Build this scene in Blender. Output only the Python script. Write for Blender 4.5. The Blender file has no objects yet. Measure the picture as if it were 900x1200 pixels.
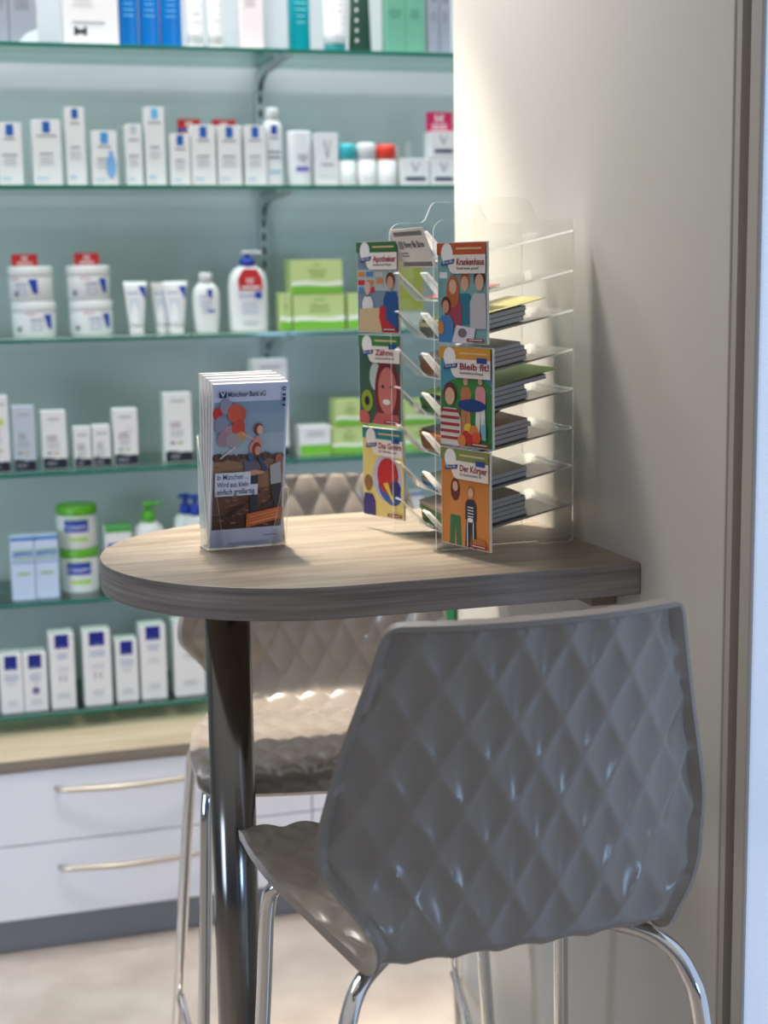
import bpy, math, random
from mathutils import Vector, Matrix
random.seed(7)
S = bpy.context.scene
COL = S.collection
def lin(c):
    c = c / 255.0
    return c / 12.92 if c <= 0.04045 else ((c + 0.055) / 1.055) ** 2.4
def rgb(r, g, b): return (lin(r), lin(g), lin(b), 1.0)

# ------------------------------------------------------------------ camera
YAW, PITCH, ROLL = math.radians(16.9), math.atan(287 / 1809.0), 0.0153
fw = Vector((math.sin(YAW) * math.cos(PITCH), math.cos(YAW) * math.cos(PITCH), -math.sin(PITCH)))
rt = Vector((math.cos(YAW), -math.sin(YAW), 0)); up = rt.cross(fw)
cr, sr = math.cos(ROLL), math.sin(ROLL)
RR = rt * cr - up * sr; UU = rt * sr + up * cr
cd = bpy.data.cameras.new('camera'); cam = bpy.data.objects.new('camera', cd); COL.objects.link(cam)
m = Matrix((RR, UU, -fw)).transposed().to_4x4(); m.translation = (0, 0, 1.45)
cam.matrix_world = m
cd.sensor_fit = 'VERTICAL'; cd.sensor_height = 36; cd.sensor_width = 27
cd.lens = 1809 / 1200 * 36
cd.clip_start = 0.05
cd.dof.use_dof = True; cd.dof.focus_distance = 1.83; cd.dof.aperture_fstop = 4.2
S.camera = cam
# ------------------------------------------------------------------ light
S.view_settings.view_transform = 'Standard'; S.view_settings.look = 'None'
S.view_settings.gamma = 1; S.view_settings.use_curve_mapping = False
S.view_settings.exposure = 0.0
try:
    S.cycles.transparent_max_bounces = 40
except Exception: pass
W = bpy.data.worlds.new('world'); S.world = W; W.use_nodes = True
nt = W.node_tree; nt.nodes.clear()
wo = nt.nodes.new('ShaderNodeOutputWorld'); bg = nt.nodes.new('ShaderNodeBackground')
tc = nt.nodes.new('ShaderNodeTexCoord'); sx = nt.nodes.new('ShaderNodeSeparateXYZ'); rp = nt.nodes.new('ShaderNodeValToRGB')
mr = nt.nodes.new('ShaderNodeMapRange'); mr.inputs['From Min'].default_value = -1
nt.links.new(tc.outputs['Generated'], sx.inputs[0]); nt.links.new(sx.outputs['Z'], mr.inputs['Value'])
nt.links.new(mr.outputs[0], rp.inputs[0]); nt.links.new(rp.outputs[0], bg.inputs[0]); nt.links.new(bg.outputs[0], wo.inputs[0])
rp.color_ramp.elements[0].position = 0.40; rp.color_ramp.elements[0].color = (0.08, 0.077, 0.075, 1)
rp.color_ramp.elements[1].position = 0.80; rp.color_ramp.elements[1].color = (0.95, 0.94, 0.92, 1)
e = rp.color_ramp.elements.new(0.52); e.color = (0.185, 0.23, 0.32, 1)
bg.inputs[1].default_value = 0.46

def aim(o, target):
    d = Vector(target) - o.location
    o.rotation_euler = d.to_track_quat('-Z', 'Y').to_euler()
def area(name, loc, target, sx_, sy_, power, color):
    l = bpy.data.lights.new(name, 'AREA'); l.shape = 'RECTANGLE'; l.size = sx_; l.size_y = sy_
    l.energy = power; l.color = color
    o = bpy.data.objects.new(name, l); COL.objects.link(o); o.location = loc; aim(o, target); return o
def spot(name, loc, target, power, color, angle, blend=0.6, rad=0.04):
    l = bpy.data.lights.new(name, 'SPOT'); l.energy = power; l.color = color
    l.spot_size = math.radians(angle); l.spot_blend = blend; l.shadow_soft_size = rad
    o = bpy.data.objects.new(name, l); COL.objects.link(o); o.location = loc; aim(o, target); return o
WARM = (1.0, 0.87, 0.70)
spot('ceiling_spot_lamp', (0.47, 2.60, 2.62), (0.66, 2.24, 0.9), 262, WARM, 40, 0.75, 0.035)
spot('wide_ceiling_spot_lamp', (0.35, 2.45, 2.75), (0.85, 2.42, 1.5), 60, (1.0, 0.92, 0.83), 96, 0.9, 0.10)
area('shelf_strip_lamp', (0.6, 3.30, 2.8), (0.6, 3.6, 1.2), 2.6, 0.16, 34, (0.94, 0.96, 1.0))
area('shop_ceiling_lamp', (0.2, 2.5, 2.95), (0.2, 3.2, 0), 1.8, 0.5, 17, (1.0, 0.96, 0.93))
area('entrance_daylight', (1.9, -2.3, 0.98), (0.58, 1.4, 0.85), 0.62, 0.75, 28, (0.40, 0.64, 1.0))
dfill = area('drawer_fill_light', (-1.7, 1.3, 0.9), (0.35, 3.2, 0.25), 0.8, 0.8, 6.2, (0.66, 0.79, 1.0)); dfill.data.spread = math.radians(75)  # added cool fill that brightens the drawer fronts, kept off the near stool's back
# ------------------------------------------------------------------ materials
MATS = {}
def principled(name, color, rough=0.5, metal=0.0, **kw):
    if name in MATS: return MATS[name]
    m = bpy.data.materials.new(name); m.use_nodes = True
    b = m.node_tree.nodes['Principled BSDF']
    b.inputs['Base Color'].default_value = color; b.inputs['Roughness'].default_value = rough
    b.inputs['Metallic'].default_value = metal
    for k, v in kw.items(): b.inputs[k].default_value = v
    MATS[name] = m; return m
def c(r, g, b, rough=0.5):
    return principled('colour_%d_%d_%d_%d' % (r, g, b, int(rough * 100)), rgb(r, g, b), rough)
def noisy(name, c1, c2, scale, rough=0.5, stretch=(1, 1, 1), detail=4, bump=0.0, lo=0.35, hi=0.65):
    m = principled(name, c1, rough); t = m.node_tree; b = t.nodes['Principled BSDF']
    co = t.nodes.new('ShaderNodeTexCoord'); mp = t.nodes.new('ShaderNodeMapping'); mp.inputs['Scale'].default_value = stretch
    n = t.nodes.new('ShaderNodeTexNoise'); n.inputs['Scale'].default_value = scale; n.inputs['Detail'].default_value = detail
    r = t.nodes.new('ShaderNodeValToRGB'); r.color_ramp.elements[0].color = c1; r.color_ramp.elements[1].color = c2
    r.color_ramp.elements[0].position = lo; r.color_ramp.elements[1].position = hi
    t.links.new(co.outputs['Object'], mp.inputs[0]); t.links.new(mp.outputs[0], n.inputs['Vector'])
    t.links.new(n.outputs['Fac'], r.inputs[0]); t.links.new(r.outputs[0], b.inputs['Base Color'])
    if bump:
        bp = t.nodes.new('ShaderNodeBump'); bp.inputs['Strength'].default_value = bump; bp.inputs['Distance'].default_value = 0.002
        t.links.new(n.outputs['Fac'], bp.inputs['Height']); t.links.new(bp.outputs[0], b.inputs['Normal'])
    return m
def clear(name, tint, edge=False, ior=1.45, gl=1.0):
    m = bpy.data.materials.new(name); m.use_nodes = True; t = m.node_tree; t.nodes.clear()
    o = t.nodes.new('ShaderNodeOutputMaterial'); tr = t.nodes.new('ShaderNodeBsdfTransparent'); tr.inputs[0].default_value = tint
    g = t.nodes.new('ShaderNodeBsdfGlossy'); g.inputs['Roughness'].default_value = 0.03; g.inputs[0].default_value = (gl, gl, gl, 1)
    f = t.nodes.new('ShaderNodeFresnel'); f.inputs[0].default_value = ior; mx = t.nodes.new('ShaderNodeMixShader')
    t.links.new(f.outputs[0], mx.inputs[0]); t.links.new(tr.outputs[0], mx.inputs[1]); t.links.new(g.outputs[0], mx.inputs[2])
    out = mx
    if edge:
        d = t.nodes.new('ShaderNodeBsdfTranslucent'); d.inputs[0].default_value = (0.95, 0.95, 0.93, 1)
        d2 = t.nodes.new('ShaderNodeBsdfDiffuse'); d2.inputs[0].default_value = (0.95, 0.95, 0.93, 1)
        a = t.nodes.new('ShaderNodeAddShader'); t.links.new(d.outputs[0], a.inputs[0]); t.links.new(d2.outputs[0], a.inputs[1])
        m2 = t.nodes.new('ShaderNodeMixShader'); m2.inputs[0].default_value = 0.42
        t.links.new(mx.outputs[0], m2.inputs[1]); t.links.new(a.outputs[0], m2.inputs[2]); out = m2
    t.links.new(out.outputs[0], o.inputs[0]); MATS[name] = m; return m

M_wall = principled('white_lacquered_panel', rgb(210, 207, 200), 0.45)
M_back = noisy('pale_green_back_panel', rgb(172, 178, 181), rgb(177, 183, 185), 3, 0.35)
M_floor = noisy('mottled_stone_floor', rgb(178, 164, 152), rgb(202, 190, 178), 7, 0.55, detail=7, lo=0.3, hi=0.7)
M_frame = principled('painted_frame', rgb(186, 180, 172), 0.4)
M_groove = principled('aluminium_seal', rgb(150, 149, 143), 0.4, 0.0)
M_acr = clear('clear_acrylic', (0.975, 0.98, 0.975, 1), gl=0.95)
M_acre = clear('clear_acrylic_edge', (0.96, 0.97, 0.96, 1), True, gl=0.95)
M_glass = clear('green_tinted_glass', (0.85, 0.95, 0.92, 1), ior=1.5)
M_glasse = principled('polished_glass_edge', rgb(38, 112, 96), 0.12)
M_chrome = principled('chrome', (0.80, 0.80, 0.80, 1), 0.07, 1.0)
M_steel = principled('dark_brushed_steel', (0.20, 0.19, 0.18, 1), 0.16, 0.92)
M_shell = principled('taupe_plastic', rgb(141, 134, 127), 0.25)
M_handle = principled('satin_nickel', rgb(200, 192, 176), 0.3, 0.85)
M_drawer = principled('white_drawer_laminate', rgb(228, 229, 236), 0.4)
M_plinth = principled('grey_plinth', rgb(118, 124, 134), 0.35, 0.4)
M_white = c(230, 229, 230, 0.45)
M_paper = principled('booklet_paper', rgb(228, 232, 246), 0.6)
M_bracket = principled('grey_metal', rgb(172, 180, 182), 0.5, 0.0)
def wood(name, c1, c2, c3, axis_stretch, rough=0.45):
    m = principled(name, c1, rough); t = m.node_tree; b = t.nodes['Principled BSDF']
    co = t.nodes.new('ShaderNodeTexCoord'); mp = t.nodes.new('ShaderNodeMapping'); mp.inputs['Scale'].default_value = axis_stretch
    n = t.nodes.new('ShaderNodeTexNoise'); n.inputs['Scale'].default_value = 1; n.inputs['Detail'].default_value = 6; n.inputs['Roughness'].default_value = 0.65
    r = t.nodes.new('ShaderNodeValToRGB'); E_ = r.color_ramp.elements
    E_[0].color = c1; E_[1].color = c3; E_[0].position = 0.33; E_[1].position = 0.66; x = E_.new(0.5); x.color = c2
    n2 = t.nodes.new('ShaderNodeTexNoise'); n2.inputs['Scale'].default_value = 0.35; n2.inputs['Detail'].default_value = 2
    mx = t.nodes.new('ShaderNodeMath'); mx.operation = 'MULTIPLY_ADD'; mx.inputs[1].default_value = 0.35
    ad = t.nodes.new('ShaderNodeMath'); ad.operation = 'MULTIPLY'; ad.inputs[1].default_value = 0.72
    t.links.new(co.outputs['Object'], mp.inputs[0]); t.links.new(mp.outputs[0], n.inputs['Vector']); t.links.new(mp.outputs[0], n2.inputs['Vector'])
    t.links.new(n.outputs['Fac'], ad.inputs[0]); t.links.new(n2.outputs['Fac'], mx.inputs[0]); t.links.new(ad.outputs[0], mx.inputs[2])
    t.links.new(mx.outputs[0], r.inputs[0]); t.links.new(r.outputs[0], b.inputs['Base Color'])
    bp = t.nodes.new('ShaderNodeBump'); bp.inputs['Strength'].default_value = 0.25; bp.inputs['Distance'].default_value = 0.0006
    t.links.new(n.outputs['Fac'], bp.inputs['Height']); t.links.new(bp.outputs[0], b.inputs['Normal'])
    return m
M_top = wood('washed_oak_top', rgb(104, 92, 79), rgb(130, 118, 103), rgb(152, 140, 124), (7, 60, 9))
M_edge = wood('washed_oak_edge', rgb(98, 92, 90), rgb(130, 123, 120), rgb(156, 149, 145), (5, 5, 160))
M_counter = wood('pale_oak_counter', rgb(168, 150, 122), rgb(192, 175, 146), rgb(208, 194, 168), (3, 30, 10))
M_counter_edge = wood('oak_counter_edge', rgb(112, 99, 88), rgb(130, 118, 105), rgb(142, 130, 118), (2, 2, 60))

# ------------------------------------------------------------------ helpers
def link(o, parent=None):
    COL.objects.link(o)
    if parent is not None: o.parent = parent
    return o
def tag(o, label=None, cat=None, group=None, kind=None):
    if label: o['label'] = label
    if cat: o['category'] = cat
    if group: o['group'] = group
    if kind: o['kind'] = kind
    return o
def empty(name, loc, rz=0.0):
    o = bpy.data.objects.new(name, None); o.empty_display_size = 0.05; link(o)
    o.location = loc; o.rotation_euler = (0, 0, rz); return o
class MB:
    def __init__(s): s.v = []; s.f = []; s.m = []; s.sm = []; s.mats = []
    def mi(s, m):
        if m not in s.mats: s.mats.append(m)
        return s.mats.index(m)
    def add(s, vs, fs, mat, smooth=False):
        o = len(s.v); s.v += [tuple(v) for v in vs]; k = s.mi(mat)
        for i, f in enumerate(fs): s.f.append(tuple(a + o for a in f)); s.m.append(k); s.sm.append(smooth)
    def box(s, x0, x1, y0, y1, z0, z1, mat, topmat=None, bev=0.0):
        vs = [(x0, y0, z0), (x1, y0, z0), (x1, y1, z0), (x0, y1, z0), (x0, y0, z1), (x1, y0, z1), (x1, y1, z1), (x0, y1, z1)]
        s.add(vs, [(0, 1, 5, 4), (1, 2, 6, 5), (2, 3, 7, 6), (3, 0, 4, 7)], mat)
        s.add(vs, [(4, 5, 6, 7), (3, 2, 1, 0)], topmat or mat)
    def prism(s, pts, w0, w1, place, mat, capmat=None, smooth=False):
        """pts: 2D outline; place(a,b,w)->xyz"""
        n = len(pts)
        vs = [place(a, b, w0) for a, b in pts] + [place(a, b, w1) for a, b in pts]
        s.add(vs, [(i, (i + 1) % n, n + (i + 1) % n, n + i) for i in range(n)], mat, smooth)
        s.add(vs, [tuple(range(n))[::-1], tuple(range(n, 2 * n))], capmat or mat)
    def lathe(s, prof, cx, cy, mat, n=36, cap=True, sy=1.0, smooth=True):
        vs = []
        for r, z in prof:
            for k in range(n):
                a = 2 * math.pi * k / n; vs.append((cx + r * math.cos(a), cy + r * math.sin(a) * sy, z))
        fs = []
        for i in range(len(prof) - 1):
            for k in range(n):
                k2 = (k + 1) % n; fs.append((i * n + k, i * n + k2, (i + 1) * n + k2, (i + 1) * n + k))
        s.add(vs, fs, mat, smooth)
        if cap:
            s.add(vs, [tuple(range(n))[::-1], tuple(range((len(prof) - 1) * n, len(prof) * n))], mat)
    def tube(s, pts, r, mat, n=16, closed=False):
        P = [Vector(p) for p in pts]; N = len(P); vs = []; prev = None
        for i in range(N):
            if closed: t = (P[(i + 1) % N] - P[i - 1]).normalized()
            else: t = (P[min(i + 1, N - 1)] - P[max(i - 1, 0)]).normalized()
            if prev is None:
                a = Vector((0, 0, 1)) if abs(t.z) < 0.9 else Vector((1, 0, 0)); u = t.cross(a).normalized()
            else: u = (prev - t * prev.dot(t)).normalized()
            prev = u; w = t.cross(u)
            rr = r[i] if isinstance(r, (list, tuple)) else r
            for k in range(n):
                an = 2 * math.pi * k / n; vs.append(P[i] + (u * math.cos(an) + w * math.sin(an)) * rr)
        fs = []
        for i in range(N if closed else N - 1):
            j = (i + 1) % N
            for k in range(n): fs.append((i * n + k, i * n + (k + 1) % n, j * n + (k + 1) % n, j * n + k))
        s.add(vs, fs, mat, True)
        if not closed: s.add(vs, [tuple(range(n))[::-1], tuple(range((N - 1) * n, N * n))], mat)
    def build(s, name, parent=None, bevel=0.0, segs=2, autosmooth=False):
        me = bpy.data.meshes.new(name); me.from_pydata(s.v, [], s.f)
        for m_ in s.mats: me.materials.append(m_)
        me.polygons.foreach_set('material_index', s.m); me.polygons.foreach_set('use_smooth', s.sm)
        me.validate(); me.update()
        import bmesh
        b = bmesh.new(); b.from_mesh(me); bmesh.ops.remove_doubles(b, verts=b.verts, dist=1e-6)
        bmesh.ops.recalc_face_normals(b, faces=b.faces); b.to_mesh(me); b.free()
        o = bpy.data.objects.new(name, me); link(o, parent)
        if bevel:
            md = o.modifiers.new('bevel', 'BEVEL'); md.width = bevel; md.segments = segs; md.limit_method = 'ANGLE'; md.angle_limit = math.radians(40)
        return o
def arc(cx, cy, r, a0, a1, n=8):
    return [(cx + r * math.cos(math.radians(a0 + (a1 - a0) * i / n)), cy + r * math.sin(math.radians(a0 + (a1 - a0) * i / n))) for i in range(n + 1)]
def smooth_path(pts, n=8):
    """Catmull-Rom through points"""
    P = [Vector(p) for p in pts]; P = [P[0] * 2 - P[1]] + P + [P[-1] * 2 - P[-2]]; out = []
    for i in range(1, len(P) - 2):
        for k in range(n):
            t = k / n; a, b, c_, d = P[i - 1], P[i], P[i + 1], P[i + 2]
            out.append(0.5 * ((2 * b) + (c_ - a) * t + (2 * a - 5 * b + 4 * c_ - d) * t * t + (3 * b - a - 3 * c_ + d) * t ** 3))
    out.append(P[-2]); return out
FONTCACHE = {}
def text_geo(s, bold=0.0):
    if (s, bold) in FONTCACHE: return FONTCACHE[(s, bold)]
    cu = bpy.data.curves.new('lettering', 'FONT'); cu.body = s; cu.offset = bold; cu.resolution_u = 3
    o = bpy.data.objects.new('lettering', cu); COL.objects.link(o)
    bpy.context.view_layer.update()
    me = bpy.data.meshes.new_from_object(o.evaluated_get(bpy.context.evaluated_depsgraph_get()))
    vs = [(v.co.x, v.co.y) for v in me.vertices]; fs = [tuple(p.vertices) for p in me.polygons]
    bpy.data.objects.remove(o); bpy.data.curves.remove(cu); bpy.data.meshes.remove(me)
    FONTCACHE[(s, bold)] = (vs, fs); return vs, fs
class Art:
    """flat printing collected in 2D (x right, y up), then mapped on a surface as one mesh"""
    def __init__(s): s.mb = MB(); s.lay = 0
    def poly(s, pts, mat, lay=None):
        if lay is None: s.lay += 1; lay = s.lay
        s.mb.add([(x, y, lay) for x, y in pts], [tuple(range(len(pts)))], mat)
    def rect(s, x0, y0, x1, y1, mat, lay=None, n=1):
        if lay is None: s.lay += 1; lay = s.lay
        for i in range(n):
            a = x0 + (x1 - x0) * i / n; b = x0 + (x1 - x0) * (i + 1) / n
            s.mb.add([(a, y0, lay), (b, y0, lay), (b, y1, lay), (a, y1, lay)], [(0, 1, 2, 3)], mat)
    def strip(s, x0, x1, top, bot, mat, n=8):
        s.lay += 1; L = s.lay
        for i in range(n):
            a, b = x0 + (x1 - x0) * i / n, x0 + (x1 - x0) * (i + 1) / n
            s.mb.add([(a, bot(a), L), (b, bot(b), L), (b, top(b), L), (a, top(a), L)], [(0, 1, 2, 3)], mat)
    def ell(s, cx, cy, rx, ry, mat, n=24, lay=None, rot=0.0):
        ca, sa = math.cos(rot), math.sin(rot)
        s.poly([(cx + rx * math.cos(t) * ca - ry * math.sin(t) * sa, cy + rx * math.cos(t) * sa + ry * math.sin(t) * ca) for t in [2 * math.pi * i / n for i in range(n)]], mat, lay)
    def text(s, body, x, y, h, mat, width=None, bold=0.0, center=False, rot=0.0):
        vs, fs = text_geo(body, bold)
        if not vs: return
        x0 = min(v[0] for v in vs); x1 = max(v[0] for v in vs)
        k = h / 0.70; kx = k if width is None else width / max(x1 - x0, 1e-6)
        ox = x - (x1 - x0) * kx / 2 if center else x
        s.lay += 1; ca, sa = math.cos(rot), math.sin(rot); L = s.lay
        s.mb.add([(ox + (a - x0) * kx * ca - b * k * sa, y + (a - x0) * kx * sa + b * k * ca, L) for a, b in vs], fs, mat)
    def lines(s, x0, y0, x1, n, pitch, h, mat, seed=0):
        r = random.Random(seed); s.lay += 1
        for i in range(n):
            w = (x1 - x0) * r.uniform(0.6, 1.0); xm = (x0 + x1) / 2
            s.rect(xm - w / 2, y0 - i * pitch - h, xm + w / 2, y0 - i * pitch, mat, lay=s.lay)
    def build(s, name, parent, place, eps=0.00025):
        s.mb.v = [tuple(place(x, y, 0.0002 + l * eps)) for x, y, l in s.mb.v]
        me = bpy.data.meshes.new(name); me.from_pydata(s.mb.v, [], s.mb.f)
        for m_ in s.mb.mats: me.materials.append(m_)
        me.polygons.foreach_set('material_index', s.mb.m); me.update()
        o = bpy.data.objects.new(name, me); link(o, parent); return o

# ------------------------------------------------------------------ setting
WX = 0.846
mb = MB(); mb.box(-4, 2.6, -3, 3.78, -0.05, 0, M_floor); tag(mb.build('floor'), kind='structure')
mb = MB(); mb.box(-3, 2.6, 3.70, 3.78, 0, 3.0, M_back); tag(mb.build('wall_back'), kind='structure')
mb = MB(); mb.box(WX, WX + 0.12, 1.494, 2.372, 0, 3.0, M_wall); tag(mb.build('wall_right', bevel=0.002), kind='structure')
mb = MB(); mb.box(WX + 0.0015, WX + 0.05, 1.4815, 1.4925, 0, 3.0, M_frame); tag(mb.build('trim_1'), kind='structure')
mb = MB(); mb.box(WX + 0.018, WX + 0.05, 1.462, 1.481, 0, 3.0, M_groove); tag(mb.build('trim_2'), kind='structure')
mb = MB(); mb.box(WX, WX + 0.05, 1.438, 1.4615, 0, 3.0, M_frame); tag(mb.build('trim_3', bevel=0.002), kind='structure')
# daylit glazed entrance beside the partition
M_day = bpy.data.materials.new('daylit_frosted_glass'); M_day.use_nodes = True
b_ = M_day.node_tree.nodes['Principled BSDF']; b_.inputs['Base Color'].default_value = rgb(200, 210, 225)
b_.inputs['Emission Color'].default_value = rgb(176, 202, 240); b_.inputs['Emission Strength'].default_value = 0.66
b_.inputs['Roughness'].default_value = 0.3
mb = MB(); mb.box(WX + 0.004, WX + 0.02, 1.12, 1.4375, 0.0, 3.0, M_day); tag(mb.build('window_1'), kind='structure')

# ------------------------------------------------------------------ drawer cabinet
cab = empty('drawer_cabinet', (0.0, 3.232, 0))
tag(cab, 'long low white drawer cabinet with bow handles, below the glass shelves', 'cabinet')
mb = MB(); mb.box(-1.2, 2.0, 0.02, 0.455, 0.075, 0.408, M_drawer); mb.build('body', cab)
mb = MB(); mb.box(-1.2, 2.0, 0.012, 0.45, 0.004, 0.077, M_plinth); tag(mb.build('plinth', cab), 'grey kick plinth')
for (x0, x1) in ((-0.001 - 0.80, -0.003), (0.001, 0.8015), (0.8045, 1.605)):
    for (z0, z1, hz) in ((0.245, 0.404, 0.362), (0.078, 0.242, 0.186)):
        mb = MB(); mb.box(x0, x1, 0.0, 0.0195, z0, z1, M_drawer); d = mb.build('drawer', cab, bevel=0.0015)
        cx = (x0 + x1) / 2; w = 0.16
        pts = [(cx - w, -0.002, hz), (cx - w + 0.004, -0.016, hz)] + [(cx - w + 0.004 + (2 * w - 0.008) * t / 12, -0.016 - 0.020 * math.sin(math.pi * t / 12), hz) for t in range(1, 12)] + [(cx + w - 0.004, -0.016, hz), (cx + w, -0.002, hz)]
        mb = MB(); mb.tube(pts, 0.0055, M_handle, 10); tag(mb.build('handle', d), 'curved satin nickel bow handle')
mb = MB(); mb.box(-1.2, 2.0, 3.225, 3.698, 0.409, 0.434, M_counter_edge, M_counter)
tag(mb.build('worktop', bevel=0.0015), 'pale oak worktop lying along the top of the white drawer cabinet', 'worktop')

# ------------------------------------------------------------------ glass shelves and wall rails
SZ = {'A': 1.925, 'B': 1.633, 'C': 1.310, 'D': 1.021, 'E': 0.734, 'F': 0.482}
ORD = {'A': 'top', 'B': 'second', 'C': 'third', 'D': 'fourth', 'E': 'fifth', 'F': 'lowest'}
SHF, JX = 3.40, 0.815
for k in SZ:
    for (x0, x1, side) in ((-0.55, JX - 0.0015, 'left'), (JX + 0.0015, 1.85, 'right')):
        mb = MB(); mb.box(x0, x1, SHF, 3.672, SZ[k] - 0.0095, SZ[k], M_glasse, M_glass)
        tag(mb.build('glass_shelf', bevel=0.0008, segs=1), '%s green glass wall shelf, %s of its joint at the slotted rail' % (ORD[k], side), 'shelf', 'green glass wall shelves')
rail = empty('shelf_rail', (JX + 0.012, 3.69, 0.44)); tag(rail, 'vertical slotted metal rail on the back wall behind the glass shelves', 'rail')
mb = MB(); mb.box(-0.011, 0.011, -0.012, 0.009, 0.0, 1.9, M_bracket); mb.build('upright', rail)
mb = MB(); M_slot = c(30, 34, 36)
for i in range(58):
    z = 0.02 + i * 0.032; mb.box(-0.004, 0.004, -0.0128, -0.0119, z, z + 0.018, M_slot)
mb.build('slots', rail)
for k in SZ:
    br = MB()
    for s_ in (-1, 1):
        pts = [(0.0, 0), (-0.255, -0.0), (-0.268, 0.006), (-0.268, -0.004), (-0.25, -0.009), (-0.06, -0.017), (-0.02, -0.03), (0, -0.036 if k == 'F' else -0.055)]
        cx = JX + 0.012 + s_ * 0.006
        br.prism([(a, b) for a, b in pts], cx - 0.0015, cx + 0.0015, lambda a, b, w, k=k: (w, 3.676 + a, SZ[k] - 0.0105 + (b if b < 0 else 0)), M_bracket)
    br.box(JX - 0.012, JX + 0.036, 3.42, 3.44, SZ[k] - 0.0125, SZ[k] - 0.0100, M_bracket)
    tag(br.build('shelf_bracket'), 'grey metal bracket under the joint of the %s glass shelf' % ORD[k], 'bracket', 'brackets under the glass shelves')

# ------------------------------------------------------------------ products
YF = 3.46
GREY = c(120, 124, 132); LGREY = c(165, 168, 176); NAVY = c(24, 34, 82); NAVYK = c(22, 28, 46); BLUE = c(20, 92, 176); RBLUE = c(22, 62, 168)
MUST = c(20, 30, 132); RED = c(196, 34, 44); MAG = c(206, 26, 92); GRN = c(112, 186, 44); LGRN = c(192, 210, 138); MINT = c(104, 168, 142); TEAL = c(0, 128, 132)
PALEB = c(198, 214, 240); WHT = c(240, 240, 240); DKGRN = c(8, 58, 40); OLIVE = c(142, 150, 42); SKY = c(60, 150, 215)
def front(w, y0, z0):   # placement on a front face: local x from 0..w
    return lambda x, y, d: (x, y0 - d, z0 + y)
def mkbox(shelf, x0, x1, h, label, body=M_white, depth=None, zoff=0.0, art=None, y=YF, name='product_carton', cat='carton', rz=0.0, top=None, group=True, side=None):
    w = x1 - x0; depth = depth or min(max(w * 0.8, 0.035), 0.06); z = SZ[shelf] + 0.0006 + zoff
    o = MB(); o.box(-w / 2, w / 2, 0, depth, 0, h, body, top)
    b = o.build(name, bevel=0.0012); b.location = ((x0 + x1) / 2, y, z); b.rotation_euler = (0, 0, rz)
    tag(b, label, cat, 'skincare goods on the %s shelf' % ORD[shelf] if group else None)
    if art:
        a = Art(); art(a, w, h); a.build('printed_front', b, lambda X, Y, d: (X - w / 2, -d, Y))
    return b
def a_roche(seed=0, logo=BLUE, extra=None):
    def f(a, w, h):
        s = min(w * 0.34, 0.016)
        a.rect(w / 2 - s / 2, h - 0.003 - s * 1.5, w / 2 + s / 2, h - 0.003, logo)
        a.lines(w * 0.14, h - 0.032, w * 0.86, 1, 0.01, 0.0028, GREY, seed)
        a.lines(w * 0.14, h * 0.50, w * 0.8, 1, 0.01, 0.0028, GREY, seed + 1)
        a.lines(w * 0.14, h * 0.43, w * 0.8, 3, 0.006, 0.0015, LGREY, seed + 2)
        a.rect(w * 0.1, h * 0.10, w * 0.5, h * 0.13, c(170, 200, 226))
        if extra: extra(a, w, h)
    return f
def a_dark_base(seed=0, dot=None):
    def f(a, w, h):
        bh = min(0.024, h * 0.22)
        a.poly([(0.0005, 0.001), (w - 0.0005, 0.001), (w - 0.0005, bh * 0.92), (w * 0.8, bh), (w * 0.6, bh * 0.94), (w * 0.35, bh * 1.06), (w * 0.15, bh * 1.12), (0.0005, bh * 1.0)], NAVYK)
        a.lines(w * 0.12, bh * 0.7, w * 0.6, 2, 0.005, 0.0018, LGREY, seed)
        a.lines(w * 0.15, h - 0.016, w * 0.85, 1, 0.01, 0.0035, LGREY, seed + 1)
        a.lines(w * 0.15, h * 0.58, w * 0.65, 2, 0.007, 0.003, c(168, 150, 160), seed + 2)
        a.lines(w * 0.15, h * 0.46, w * 0.75, 3, 0.005, 0.0013, LGREY, seed + 3)
        a.rect(w * 0.18, h * 0.27, w * 0.36, h * 0.30, GREY); a.rect(w * 0.45, h * 0.27, w * 0.66, h * 0.30, c(190, 180, 130))
        if dot: a.ell(w * 0.62, h * 0.66, w * 0.16, w * 0.16, dot)
    return f
def a_blue_sq(seed=0, icon=0):
    def f(a, w, h):
        s = w * 0.28
        a.rect(w / 2 - s, h - 0.034, w / 2 + s, h - 0.002, MUST)
        a.lines(w * 0.26, h - 0.029, w * 0.74, 1, 0.01, 0.002, c(120, 130, 200), seed)
        a.lines(w * 0.18, h - 0.046, w * 0.82, 2, 0.008, 0.003, c(150, 160, 200), seed + 1)
        a.lines(w * 0.25, h * 0.55, w * 0.75, 2, 0.007, 0.0016, LGREY, seed + 2)
        if icon == 1:
            a.rect(w * 0.36, h * 0.36, w * 0.42, h * 0.45, LGREY); a.rect(w * 0.56, h * 0.36, w * 0.62, h * 0.45, LGREY)
        if icon == 2:
            for i in range(5):
                t = math.radians(90 + 72 * i); a.ell(w / 2 + 0.005 * math.cos(t), h * 0.36 + 0.005 * math.sin(t), 0.0038, 0.0038, c(110, 84, 150), 10)
        a.lines(w * 0.22, h * 0.20, w * 0.78, 2, 0.007, 0.002, LGREY, seed + 3)
    return f
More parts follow.
